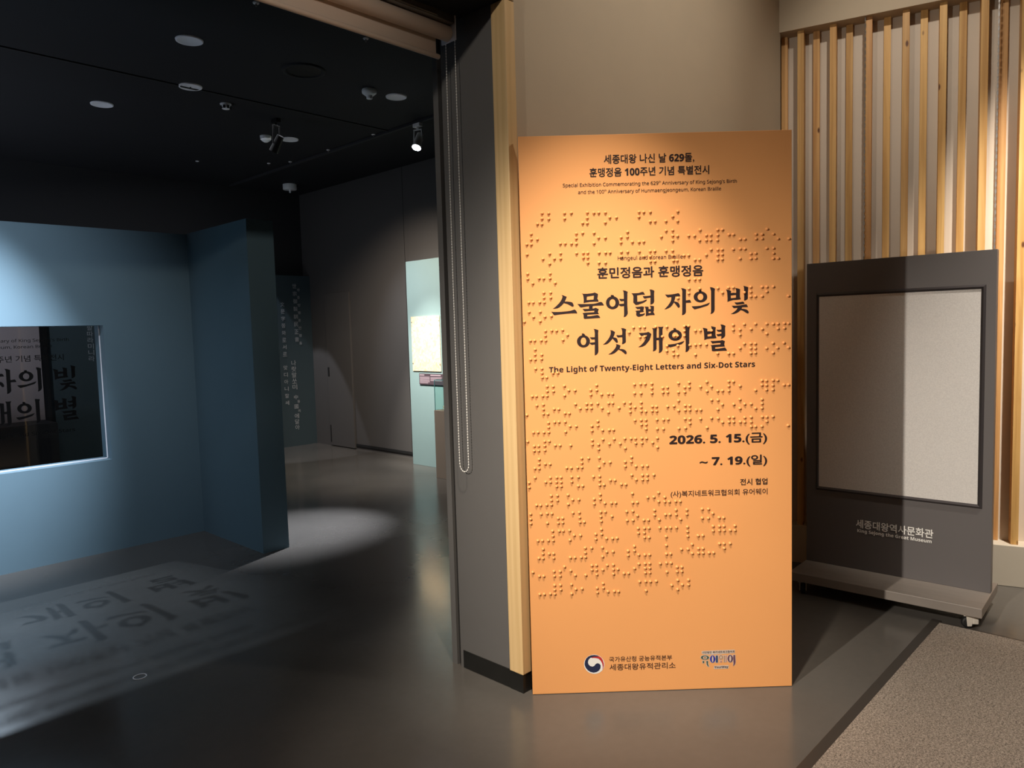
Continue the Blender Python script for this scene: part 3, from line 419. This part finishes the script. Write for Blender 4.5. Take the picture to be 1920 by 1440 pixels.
# ------------------------------------------------------------------ ceiling fittings
def downlight(x, y):
    t = empty('downlight', (x, y, 3.6)); MB().lathe([(.0, -.006), (.074, -.006), (.078, -.009), (.088, -.008), (.09, 0)]).build('cover_plate', M['disc'], t)
    MB().lathe([(.0755, -.0065), (.0775, -.0068)]).build('trim_ring', M['snap'], t); return t
dl = [((2.265, 5.109), 'round white ceiling disc, the topmost on the left of the ceiling'), ((2.661, 6.031), 'round white ceiling disc with a dark dot, directly below the topmost disc'),
      ((2.296, 6.959), 'round white ceiling disc furthest to the left'), ((4.053, 5.152), 'round white ceiling disc beside the cone detector near the blind cord'),
      ((4.078, 6.973), 'round white ceiling disc beside the small white smoke detector in mid ceiling')]
d0 = None
for (x, y), lb in dl:
    o = downlight(x, y) if d0 is None else copy_tree(d0)
    d0 = d0 or o; o.location = (x, y, 3.6); tag(o, lb, 'ceiling light', 'round ceiling discs in the dark room')
    if 'dark dot' in lb: MB().lathe([(0, -.0095), (.006, -.0095), (.006, -.006)], 10).build('screw', M['black'], o)
def detector(x, y, label, prof, extra=None, m='detector'):
    t = empty('smoke_detector', (x, y, 3.6), label=label, cat='smoke detector')
    MB().lathe(prof).build('housing', M[m], t)
    if extra: MB().lathe(extra).build('sensor_cap', M[m], t)
    return t
detector(3.774, 5.155, 'cone shaped white heat detector with a stepped tip, nearest the roller blind', [(.0, -.05), (.035, -.05), (.06, -.03), (.062, -.012), (.058, 0)], [(0, -.075), (.024, -.075), (.026, -.05), (.03, -.045)])
detector(3.834, 7.016, 'white dome smoke detector left of the disc in mid ceiling', [(.0, -.058), (.03, -.056), (.052, -.035), (.056, -.012), (.056, 0)], [(0, -.064), (.02, -.062), (.024, -.055)])
t = detector(3.072, 6.283, 'grey detector with dark slots, left of the hanging black lamp', [(.0, -.045), (.03, -.043), (.042, -.03), (.048, 0)], m='disc')
for k in range(8):
    a = k*math.pi/4; o = MB().box(-.009, .009, -.0445, -.035, -.042, -.018).build('vent_slot', M['black'], t); o.rotation_euler = (0, 0, a)
t = detector(5.252, 9.038, 'pale drum shaped detector on the ceiling by the far corner', [(.0, -.07), (.085, -.07), (.09, -.065), (.09, 0)])
MB().tube((0, 0, -.07), (0, 0, -.11), .012).build('test_pin', M['detector'], t)
t = empty('ceiling_speaker', (3.141, 5.113, 3.6), label='round black ceiling ring barely visible below the blind', cat='ceiling speaker')
MB().lathe([(.13, -.0), (.135, -.012), (.16, -.012), (.165, 0)]).build('rim', M['black'], t); MB().lathe([(0, -.004), (.13, -.004)]).build('grille', M['skirting'], t)
spr = [(3.129, 4.288, 'sprinkler head nearest the roller blind'), (4.62, 6.27, 'sprinkler head left of the lit spotlight'), (4.62, 7.104, 'sprinkler head below the mid ceiling disc'),
       (4.439, 8.081, 'sprinkler head above the far drum detector, left one of two'), (4.59, 7.861, 'sprinkler head above the far drum detector, right one of two'), (3.773, 8.486, 'leftmost sprinkler head low on the dark ceiling'), (2.321, 4.281, 'sprinkler head at the top edge of the picture')]
p0 = None
for x, y, lb in spr:
    if p0 is None:
        p0 = o = empty('sprinkler', (x, y, 3.6)); MB().lathe([(0, -.006), (.018, -.006), (.02, 0)], 12).build('escutcheon', M['disc'], o); MB().tube((0, 0, -.006), (0, 0, -.022), .005, 8).build('nozzle', M['steel'], o)
    else: o = copy_tree(p0)
    o.location = (x, y, 3.6); tag(o, 'tiny metal '+lb, 'sprinkler', 'ceiling sprinkler heads')
# lit spotlight
def make_lamp(loc, aim, label, body, lens, drop=.10):
    t = empty('spotlight', loc, label=label, cat='spotlight'); d = (Vector(aim)-(Vector(loc)+Vector((0, 0, -drop-.07)))).normalized()
    MB().box(-.022, .022, -.05, .05, -.035, 0).build('track_adapter', body, t, bevel=.004)
    side = d.cross(Vector((0, 0, 1))).normalized(); c = Vector((0, 0, -drop-.07))
    y = MB()
    for s_ in (-1, 1):
        y.tube(c+side*s_*.048, Vector((0, 0, -.06))+side*s_*.04, .006, 8)
    y.tube(Vector((0, 0, -.06))+side*.046, Vector((0, 0, -.06))-side*.046, .007, 8); y.tube((0, 0, -.03), (0, 0, -.062), .012, 10); y.build('yoke', body, t)
    MB().tube(c-d*.085, c+d*.075, .032, 24, .045).build('lamp_head', body, t)
    if lens: MB().tube(c+d*.075, c+d*.078, .041, 24).build('lens', lens, t)
    return c+Vector(loc)+d*.1
make_lamp((4.65, 5.60, 3.575), (2.9, 5.0, .0), 'white cylindrical track spotlight, switched on and glaring', M['lampbody'], M['lens'])
make_lamp((3.62, 6.42, 3.6), (3.2, 7.6, 1.5), 'unlit black spotlight hanging in the middle of the dark ceiling', M['skirting'], None, .16)

# ------------------------------------------------------------------ roller blind over the opening
t = empty('roller_blind', (0, 2.42, 2.91), label='cream roller blind rolled up under the black lintel with a long bead chain', cat='roller blind')
MB().box(-2.6, 2.195, -.045, .045, -.035, -.0).box(-2.6, 2.1, -.05, -.046, -.03, -.022).build('head_rail', M['alu'], t, bevel=.002)
for x in (-2.6, 2.197): MB().box(x, x+.006, -.045, .045, -.10, -.0).build('end_bracket', M['disc'], t)
MB().tube((-2.59, 0, -.065), (2.195, 0, -.065), .032, 24).build('fabric_roll', M['fabric'], t)
MB().box(-2.55, 2.15, .028, .030, -.155, -.06).build('fabric_sheet', M['fabric'], t)
MB().tube((-2.55, .029, -.160), (2.165, .029, -.160), .0105, 14).build('bottom_bar', M['fabric'], t)
ch = MB(); path = []
zt, zb, ya, yb, rr = -.075, -1.935, .028, -.030, .030
n = 150
for i in range(n): path.append((ya+(.004*math.sin(i/n*3)), zt+(zb-zt)*i/n))
for i in range(9): a = math.pi*i/8; path.append(((ya+yb)/2+math.cos(a)*(ya-yb)/2, zb-math.sin(a)*.034))
for i in range(n): path.append((yb, zb+(zt-zb)*(i+1)/n))
for i, (y, z) in enumerate(path):
    ch.sphere((2.207, y, z), .0030, 6, 4)
    if i: ch.tube((2.207, path[i-1][0], path[i-1][1]), (2.207, y, z), .0011, 4)
ch = ch.build('bead_chain', M['chain_w'], t); ch['kind'] = 'stuff'

# hanging steel chains before the slats
for s_, lb in ((-.364, 'thin steel chain hanging before the slats, above the middle of the signboard'), (-1.038, 'thin steel chain hanging before the slats at the far right')):
    x, y = sw(s_, .018); o = MB()
    for k in range(150):
        z = 3.37-.0195*k
        if k % 2: o.box(-.0040, .0040, -.0015, .0015, -.0125+z, .0125+z)
        else: o.box(-.0015, .0015, -.0040, .0040, -.0125+z, .0125+z)
    o = o.build('hanging_chain', M['steel']); o.location = (x, y, 0); tag(o, lb, 'chain', kind='stuff')

# ------------------------------------------------------------------ blue partition with window
t = empty('partition_wall', (2.52, 5.94, 0), label='slate blue exhibition partition with a window and a projecting wing', cat='partition')
X0, X1, Z0, Z1 = .14-2.52, 1.866-2.52, .69, 1.69
MB().box(-3.9, X0, 0, .2, 0, 2.4).box(X1, .205, 0, .2, 0, 2.4).box(X0, X1, 0, .2, 0, Z0).box(X0, X1, 0, .2, Z1, 2.4).build('main_panel', M['blue'], t)
MB().box(0, .205, -.99, 0, 0, 2.405).build('wing_panel', M['blue'], t)
pn = MB().box(X0, X1, .098, .104, Z0, Z1).build('window_pane', M['pane'], t)
MB().box(X0, X1, .088, .097, Z0, Z0+.006).box(X1-.006, X1, .088, .097, Z0, Z1).box(X0, X0+.006, .088, .097, Z0, Z1).build('glazing_bead', M['bead'], t)
GL = [(l, [[(float(a)/10, float(b)/10) for a, b in zip(s.split()[::2], s.split()[1::2])] for s in ps]) for l, ps in GLYPHS]
def title(line, y, tr, m, par):      # one part per word
    words = []
    for ps in sorted((ps for l, ps in GL if l == line), key=lambda ps: min(p[0] for p in ps[0])):
        lo = min(p[0] for p in ps[0]); hi = max(p[0] for p in ps[0])
        if words and lo < words[-1][0]+11: words[-1][1].append(ps); words[-1][0] = max(hi, words[-1][0])
        else: words.append([hi, [ps]])
    for hi, group in words:
        o = MB()
        for ps in group: o.poly([[tr(a, b) for a, b in lp] for lp in ps], y)
        o.build('title_lettering', m, par)
def line_box(line):
    q = [p for l, ps in GL if l == line for p in ps[0]]; return max(p[0] for p in q), min(p[1] for p in q), max(p[1] for p in q)
ya = .0965
for line, xr, zc in ((1, 1.692, 1.312), (2, 1.692, 1.090)):
    mx, lo, hi = line_box(line); k = .00156
    title(line, ya, lambda a, b: (xr-2.52+(a-mx)*k, zc+(b-(lo+hi)/2)*k), M['vinyl_black'], t)
def sub(*q):
    o = MB(); text_into(o, *q); o.build('subtitle_lettering', M['vinyl_black'], t)
sub('Special Exhibition Commemorating the 629th Anniversary of King Sejong\u2019s Birth', .33-2.52, 1.66-2.52, 1.590, .030, ya, .008)
sub('and the 100th Anniversary of Hunmaengjeongeum, Korean Braille', .44-2.52, 1.55-2.52, 1.546, .030, ya, .008)
sub('세종대왕 나신 날 629돌, 훈맹정음 100주년 기념 특별전시', .36-2.52, 1.62-2.52, 1.465, .048, ya, .012)
sub('The Light of Twenty-Eight Letters and Six-Dot Stars', .55-2.52, 1.66-2.52, .93, .034, ya, .01)

# ------------------------------------------------------------------ far navy wall panel with vertical writing
t = empty('exhibit_wall', (2.42, 9.475, 0), label='dark blue panel at the back with vertical columns of pale old Korean script', cat='exhibit wall')
MB().box(0, 3.345, 0, .12, 0, 2.425).build('panel_board', M['navy'], t)
def column(mb, chars, x, z0, pitch, size, small=()):
    z = z0
    for ch_ in chars:
        if ch_ == ' ': z -= pitch*.9; continue
        if ch_.islower() : pass
        text_into(mb, ch_, x-size/2, x+size/2, z, size, -.002, .006); z -= pitch
def mixed(mb, s, x, z0, big, sm):    # hanja large, its reading small at the lower right
    z = z0
    for i, ch_ in enumerate(s):
        if i % 2 == 0: text_into(mb, ch_, x-big/2, x+big/2, z, big, -.002, .006); z -= (big+sm)/2*1.02
        else: text_into(mb, ch_, x+.035, x+.035+sm, z, sm, -.002, .006); z -= (big+sm)/2*1.02
o = MB(); mixed(o, '世솅宗종御엉製졩訓훈民민正졍音흠', 5.50-2.42, 2.28, .064, .042)
o.build('lettering', M['letter_grey'], t); o = MB(); column(o, '나랏말쏘미', 5.43-2.42, 1.19, .086, .072); o.build('lettering', M['letter_grey'], t); o = MB(); column(o, '中', 5.44-2.42, .70, .08, .062); column(o, '듕', 5.48-2.42, .635, .08, .042)
column(o, '國', 5.44-2.42, .565, .08, .062); column(o, '귁', 5.48-2.42, .50, .08, .042); column(o, '에달아', 5.44-2.42, .43, .082, .068); o.build('lettering', M['letter_grey'], t)
o = MB(); column(o, '文문字쫑와로서르 맞디아니할쎄', 5.30-2.42, 2.02, .10, .06); o.build('lettering', M['letter_grey'], t); o = MB(); column(o, '할따라미니라', 2.83-2.42, 1.735, .072, .062); o.build('lettering', M['letter_grey'], t)
# low display unit behind the window on the left
t = empty('display_case', (1.35, 9.2, 0), label='low dark display unit seen through the partition window', cat='display case')
MB().box(-.5, .95, -.25, .25, 0, .72).build('base', M['backwall'], t, bevel=.005); MB().box(-.5, .95, .2, .25, .72, 2.5).build('back_board', M['mauve'], t)

# ------------------------------------------------------------------ teal panel, map, caption, showcase (local x runs towards -Y)
t = empty('exhibit_wall', (5.483, 6.915, 0), R(-90), label='pale teal upright panel brightly lit beside the door frame', cat='exhibit wall')
MB().box(0, 1.5, 0, .26, 0, 2.405).build('panel_board', M['teal'], t, bevel=.002)
t = empty('map_print', (5.478, 6.84, 0), R(-90), label='cream coloured old map pinned on the teal panel', cat='map')
MB().box(0, .505, -.006, .001, 1.122, 1.757).build('sheet', M['map'], t)
for x, z in ((.012, 1.69), (.495, 1.70), (.012, 1.21), (.495, 1.20)): MB().tube((x, -.006, z), (x, -.011, z), .005, 8).build('pin', M['snap'], t)
t = empty('caption_plate', (5.478, 6.725, 0), R(-90), label='small dark caption plate with two columns of text under the map', cat='caption')
MB().box(0, .42, -.008, .001, .967, 1.094).build('plate', M['caption'], t)
o = MB().box(.01, .095, -.0095, -.009, 1.070, 1.084).box(.205, .385, -.0095, -.009, 1.070, 1.084)
for k in range(6): o.box(.012, .19-(.03 if k == 5 else 0), -.0095, -.009, 1.050-k*.0135, 1.058-k*.0135)
for k in range(4): o.box(.205, .40, -.0095, -.009, 1.048-k*.012, 1.055-k*.012)
o.build('text_block', M['caption_t'], t)
t = empty('showcase', (5.10, 6.04, 0), R(-90), label='taupe plinth with a glass case on top, right of the map', cat='showcase')
MB().box(0, .75, 0, .375, 0, .735).build('plinth', M['plinth_b'], t, bevel=.003)
MB().box(.012, .738, .008, .012, .736, 1.06).box(.012, .738, .363, .367, .736, 1.06).box(.008, .012, .012, .363, .736, 1.06).box(.738, .742, .012, .363, .736, 1.06).box(.012, .738, .012, .363, 1.056, 1.06).build('glass_case', M['case'], t)
MB().box(.006, .012, .006, .012, .736, 1.06).box(.012, .738, .006, .010, 1.058, 1.063).box(.006, .010, .012, .363, 1.058, 1.063).build('case_edge', M['case_edge'], t)
t = empty('open_book', (5.30, 5.86, .736), R(-90), label='pale open book on a sloping rest inside the glass case', cat='book')
MB().prism([(-.14, -.10), (.14, -.10), (.14, .10), (-.14, .10)], 0, .012).build('rest', M['white'], t)
MB().add([(-.15, -.10, .03), (0, -.10, .02), (.15, -.10, .03), (-.15, .10, .19), (0, .10, .18), (.15, .10, .19), (-.15, .10, .012), (.15, .10, .012), (-.15, -.10, .012), (.15, -.10, .012)],
         [(0, 1, 4, 3), (1, 2, 5, 4), (3, 4, 5, 7, 6), (8, 9, 2, 1, 0), (0, 3, 6, 8), (2, 9, 7, 5)]).build('pages', M['paper'], t)

# ------------------------------------------------------------------ orange title board
PW, PH = 1.1214, 2.355
P = empty('title_board', (2.24936, 2.07698, 0), R(-45.761), label='tall orange exhibition title board with raised dots and dark lettering', cat='sign board')
MB().box(0, PW, 0, .022, .002, PH).build('panel', M['poster'], P, bevel=.0015)
MB().box(.10, 1.0, .023, .063, .10, .14).box(.10, 1.0, .023, .063, 2.0, 2.04).box(.1, .14, .023, .063, .14, 2.0).box(.96, 1.0, .023, .063, .14, 2.0).build('rear_frame', M['board_edge'], P)
for x in (.22, .88): MB().box(x-.02, x+.02, .064, .30, .0, .03).add([(x-.02, .064, .03), (x+.02, .064, .03), (x+.02, .064, .7), (x-.02, .064, .7), (x-.02, .3, .03), (x+.02, .3, .03)], [(0, 1, 2, 3), (0, 3, 4), (1, 5, 2), (2, 5, 4, 3), (0, 4, 5, 1)]).build('rear_foot', M['board_edge'], P)
mm = lambda a, b: (a/1000, b/1000)
for line in (1, 2):
    title(line, -.0008, mm, M['ink'], P)
lines = [('세종대왕 나신 날 629돌,', 349, 720, 2254, 39, .028, 'ink'), ('훈맹정음 100주년 기념 특별전시', 289, 781, 2203, 37, .028, 'ink'),
 ('Hangeul and Korean Braille', 399, 668, 1851, 22, .010, 'ink2'), ('훈민정음과 훈맹정음', 313, 753, 1794, 47, .036, 'ink'),
 ('The Light of Twenty-Eight Letters and Six-Dot Stars', 104, 966, 1397, 32, .020, 'ink'), ('2026. 5. 15.(금)', 603, 1016, 1086, 50, .03, 'ink'), ('~ 7. 19.(일)', 730, 1016, 992, 50, .03, 'ink'),
 ('전시 협업', 901, 1017, 902, 28, .026, 'ink'), ('(사)복지네트워크협의회 유어웨이', 606, 1017, 857, 31, .012, 'ink2'), ('국가유산청 궁능유적본부', 332, 603, 147, 23, .008, 'ink2'), ('세종대왕유적관리소', 333, 618, 112, 28, .008, 'ink2')]
for tx, x0, x1, zc, h, bd, mt in lines:
    o = MB(); text_into(o, tx, x0/1000, x1/1000, zc/1000, h/1000, -.0008, bd); o.build('lettering', M[mt], P)
def super_line(parts, x0, x1, zc, h):      # a line with small raised letters
    segs = []; x = 0
    for s_, sup in parts:
        vs, fs = text_pts(s_.replace(' ', '\u00a0'), .012); a = min(v.x for v in vs); b = max(v.x for v in vs)
        k = .55 if sup else 1; segs.append((vs, fs, x, k, sup, a)); x += (b-a)*k+(.16 if not sup else .26) if not sup else (b-a)*k+.26
        if not sup: x = x-.16+.04
    W_ = x-.26 if parts[-1][1] else x-.04
    k0 = (x1-x0)/W_; o = MB()
    for vs, fs, xs, k, sup, a in segs:
        o.add([(x0+(xs+(v.x-a)*k)*k0, -.0008-v.z*.00012, zc-h*.30+(v.y*k+(.42 if sup else 0))*k0) for v in vs], fs)
    o.build('lettering', M['ink2'], P)
super_line([('Special Exhibition Commemorating the 629', 0), ('th', 1), ('Anniversary of King Sejong\u2019s Birth', 0)], .179, .894, 2.154, .022)
super_line([('and the 100', 0), ('th', 1), ('Anniversary of Hunmaengjeongeum, Korean Braille', 0)], .241, .829, 2.125, .022)
# emblem and partner logo (flat prints)
def ep(x, y): px, py = 1080+x/6, 1200+y/6; return ((268.1+(px-1114.4)*2.30)/1000, (126.9-(py-1245.7+(px-1114.4)*.03)*2.367)/1000)
def pl(s): v = list(map(float, s.replace(',', ' ').split())); return list(zip(v[::2], v[1::2]))
def ell(cx, cy, rx, ry, n=32): return [(cx+rx*math.cos(2*math.pi*i/n), cy+ry*math.sin(2*math.pi*i/n)) for i in range(n)]
E_ = MB().poly([[ep(*q) for q in ell(205, 272, 115, 108, 48)]], -.0006).build('emblem', M['white'], P)
MB().poly([[ep(*q) for q in pl('97,262 103,232 118,205 140,185 170,172 205,168 240,172 262,182 235,186 200,188 165,198 142,220 134,250 142,275 160,292 185,298 205,290 222,268 240,260 262,265 276,285 274,315 258,342 230,360 195,366 160,358 130,338 108,308 98,282')]], -.0010).build('emblem_swirl', M['navy_ink'], E_)
MB().poly([[ep(*q) for q in pl('200,188 235,186 262,182 285,198 302,225 312,260 312,290 303,320 295,335 300,300 295,265 280,235 258,212 230,203 205,200 180,202 170,197')]], -.0010).build('emblem_swirl', M['red_ink'], E_)
def lp(x, y): px, py = 1300+x/19.2, 1205+y/19.2; return ((727.4+(px-1314)*2.303)/1000, (153.4-(py-1228+(px-1314)*.031)*2.367)/1000)
def lgp(loops, m, y=-.0012, name='logo_letter', par=None): return MB().poly([[lp(*q) for q in l] for l in loops], y).build(name, M[m], par or P)
lg = lgp([pl('300,300 1490,250 1500,375 560,430 300,400')], 'lg_halo', -.0005, 'logo')
for cx, cy, rx, ry in ((415, 530, 165, 95), (690, 585, 115, 150), (990, 520, 90, 95), (1325, 570, 118, 150)): lgp([ell(cx, cy, rx, ry)], 'lg_halo', -.0006, 'logo_outline', lg)
for s_ in ('310,640 400,640 400,745 310,745', '440,640 545,640 540,760 585,880 540,880 460,820', '790,440 895,440 895,730 790,730', '1080,445 1205,445 1205,705 1080,705', '1425,425 1515,425 1528,690 1505,790 1430,855 1425,700', '945,635 1035,635 1035,715 945,715', '735,830 1265,810 1265,930 735,950'):
    lgp([pl(s_)], 'lg_halo', -.0006, 'logo_outline', lg)
lgp([ell(415, 530, 145, 76), ell(415, 535, 75, 58)], 'lg_green', par=lg); lgp([ell(415, 535, 42, 38)], 'lg_tan', par=lg)
lgp([pl('330,655 385,655 385,730 330,730')], 'lg_green', par=lg); lgp([pl('460,655 525,655 520,760 555,865 525,850 480,790')], 'lg_green', par=lg)
lgp([ell(690, 585, 96, 132), ell(690, 585, 30, 112)], 'lg_blue', par=lg); lgp([pl('805,458 878,458 878,712 805,712')], 'lg_teal', par=lg)
lgp([ell(990, 520, 72, 78), ell(990, 520, 32, 52)], 'lg_tan', par=lg); lgp([pl('960,650 1022,650 1022,700 960,700')], 'lg_rose', par=lg)
lgp([pl('1095,460 1132,460 1132,690 1095,690')], 'lg_tan', par=lg); lgp([pl('1158,460 1192,460 1192,690 1158,690')], 'lg_rose', par=lg)
lgp([ell(1325, 570, 98, 132), ell(1325, 570, 36, 108)], 'lg_plum', par=lg); lgp([pl('1440,440 1500,440 1512,690 1490,780 1425,842 1445,760 1440,660')], 'lg_plum', par=lg)
o = MB(); a = lp(315, 345); b = lp(1480, 315); text_into(o, '사단법인 복지네트워크협의회', a[0], b[0], (a[1]+b[1])/2, .010, -.0012, .004)
a = lp(750, 880); b = lp(1250, 880); o.build('logo_lettering', M['caption'], lg); o = MB(); text_into(o, 'YourWay', a[0], b[0], (a[1]+b[1])/2, .011, -.0012, .02); o.build('logo_lettering', M['caption'], lg)
# raised dots: one bead mesh shared
D = list(map(int, DOTS.split())); D = [(D[i]/1000, D[i+1]/1000) for i in range(0, len(D), 2)]
def bead(mb, cx, cz, r=.0063, h=.0088, n=10):
    rings = [(1, 0), (.92, .38), (.62, .78), (.25, .97)]
    vs = [(cx+r*k*math.cos(2*math.pi*i/n), -h*q, cz+r*k*math.sin(2*math.pi*i/n)) for k, q in rings for i in range(n)]+[(cx, -h, cz)]
    fs = [(j*n+i, j*n+(i+1)%n, (j+1)*n+(i+1)%n, (j+1)*n+i) for j in range(3) for i in range(n)]+[(3*n+i, 3*n+(i+1)%n, 4*n) for i in range(n)]
    mb.add(vs, fs, True)
b0 = None
for i, (x, z) in enumerate(D[:300]):
    if b0 is None: o = MB(); bead(o, 0, 0); b0 = o = o.build('raised_dot', M['poster'], P)
    else: o = b0.copy(); COL.objects.link(o)
    o.location = (x, 0, z)
o = MB()
for x, z in D[300:]: bead(o, x, z)
o.build('raised_dots', M['poster'], P)['kind'] = 'stuff'

rg = MB().lathe([(.026, 0), (.026, .002), (.030, .002), (.030, 0)], 32).build('floor_ring', M['disc']); rg.location = (1.183, 3.593, 0); tag(rg, 'thin pale ring lying alone on the dark floor at lower left', 'ring')
# ------------------------------------------------------------------ rolling signboard
G = empty('signboard', (4.38192, 1.75171, 0), R(-87.755), label='charcoal rolling signboard with an empty silver poster frame, casters below', cat='sign board')
MB().box(0, .949, 0, .05, .125, 1.91).build('panel', M['sign'], G, bevel=.002)
MB().box(-.004, .953, -.268, .20, .075, .125).build('base_board', M['sign_base'], G, bevel=.003)
F0, F1, FB, FT = .057, .905, .568, 1.735
wd = .022; hh = .009
def bar(p0, p1, q1, q0): # outer edge p0-p1, inner edge q0-q1 (mitred), bevelled section
    m0 = ((p0[0]+q0[0])/2, (p0[1]+q0[1])/2); m1 = ((p1[0]+q1[0])/2, (p1[1]+q1[1])/2)
    v = [(*p0, 0), (*p1, 0), (*m1, -hh), (*m0, -hh), (*q1, -.002), (*q0, -.002)]
    return MB().add([(x, y, z) for x, z, y in v], [(0, 1, 2, 3), (3, 2, 4, 5), (0, 3, 5), (1, 4, 2), (0, 5, 4, 1)])
o_ = [(F0, FB), (F1, FB), (F1, FT), (F0, FT)]; i_ = [(F0+wd*.7, FB+wd), (F1-wd, FB+wd), (F1-wd, FT-wd), (F0+wd*.7, FT-wd)]
for k in range(4): bar(o_[k], o_[(k+1) % 4], i_[(k+1) % 4], i_[k]).build('frame_bar', M['snap'], G)
MB().box(F0+.012, F1-.018, -.0016, 0, FB+.018, FT-.018).build('poster_sheet', M['screen'], G)
o = MB(); text_into(o, '세종대왕역사문화관', .283, .681, .397, .050, -.0015, .022); o.build('lettering', M['letter_white'], G)
o = MB(); text_into(o, 'King Sejong the Great Museum', .291, .673, .353, .026, -.0015, .024); o.build('lettering', M['letter_white'], G)
def caster(x, y, rz):
    t = empty('caster', (x, y, 0), rz); t.parent = G
    w_ = MB().lathe([(0, -.012), (.022, -.012), (.029, -.009), (.0295, 0), (.029, .009), (.022, .012), (0, .012)], 24, (0, 0, .0295), 'x').build('wheel', M['rubber'], t)
    MB().lathe([(0, -.0135), (.013, -.0135), (.014, -.011)], 16, (0, 0, .0295), 'x').build('hub', M['tyre'], t)
    MB().box(-.028, .028, -.028, .028, .069, .0745).add([(-.019, -.014, .07), (-.019, .028, .07), (-.019, .012, .014), (-.019, -.008, .014), (-.0155, -.014, .07), (-.0155, .028, .07), (-.0155, .012, .014), (-.0155, -.008, .014)], [(0, 1, 2, 3), (7, 6, 5, 4), (0, 4, 5, 1), (1, 5, 6, 2), (2, 6, 7, 3), (3, 7, 4, 0)]
        ).add([(.0155, -.014, .07), (.0155, .028, .07), (.0155, .012, .014), (.0155, -.008, .014), (.019, -.014, .07), (.019, .028, .07), (.019, .012, .014), (.019, -.008, .014)], [(0, 1, 2, 3), (7, 6, 5, 4), (0, 4, 5, 1), (1, 5, 6, 2), (2, 6, 7, 3), (3, 7, 4, 0)]).build('fork', M['caster_w'], t, bevel=.0015)
    MB().box(-.020, .020, .016, .046, .024, .060).build('brake_pedal', M['caster_w'], t, bevel=.006)
    return t
cx = [caster(.885, -.225, R(-58)), caster(.06, -.225, R(20)), caster(.885, .16, R(100)), caster(.06, .16, R(10))]

bpy.data.scenes.remove(TMP)
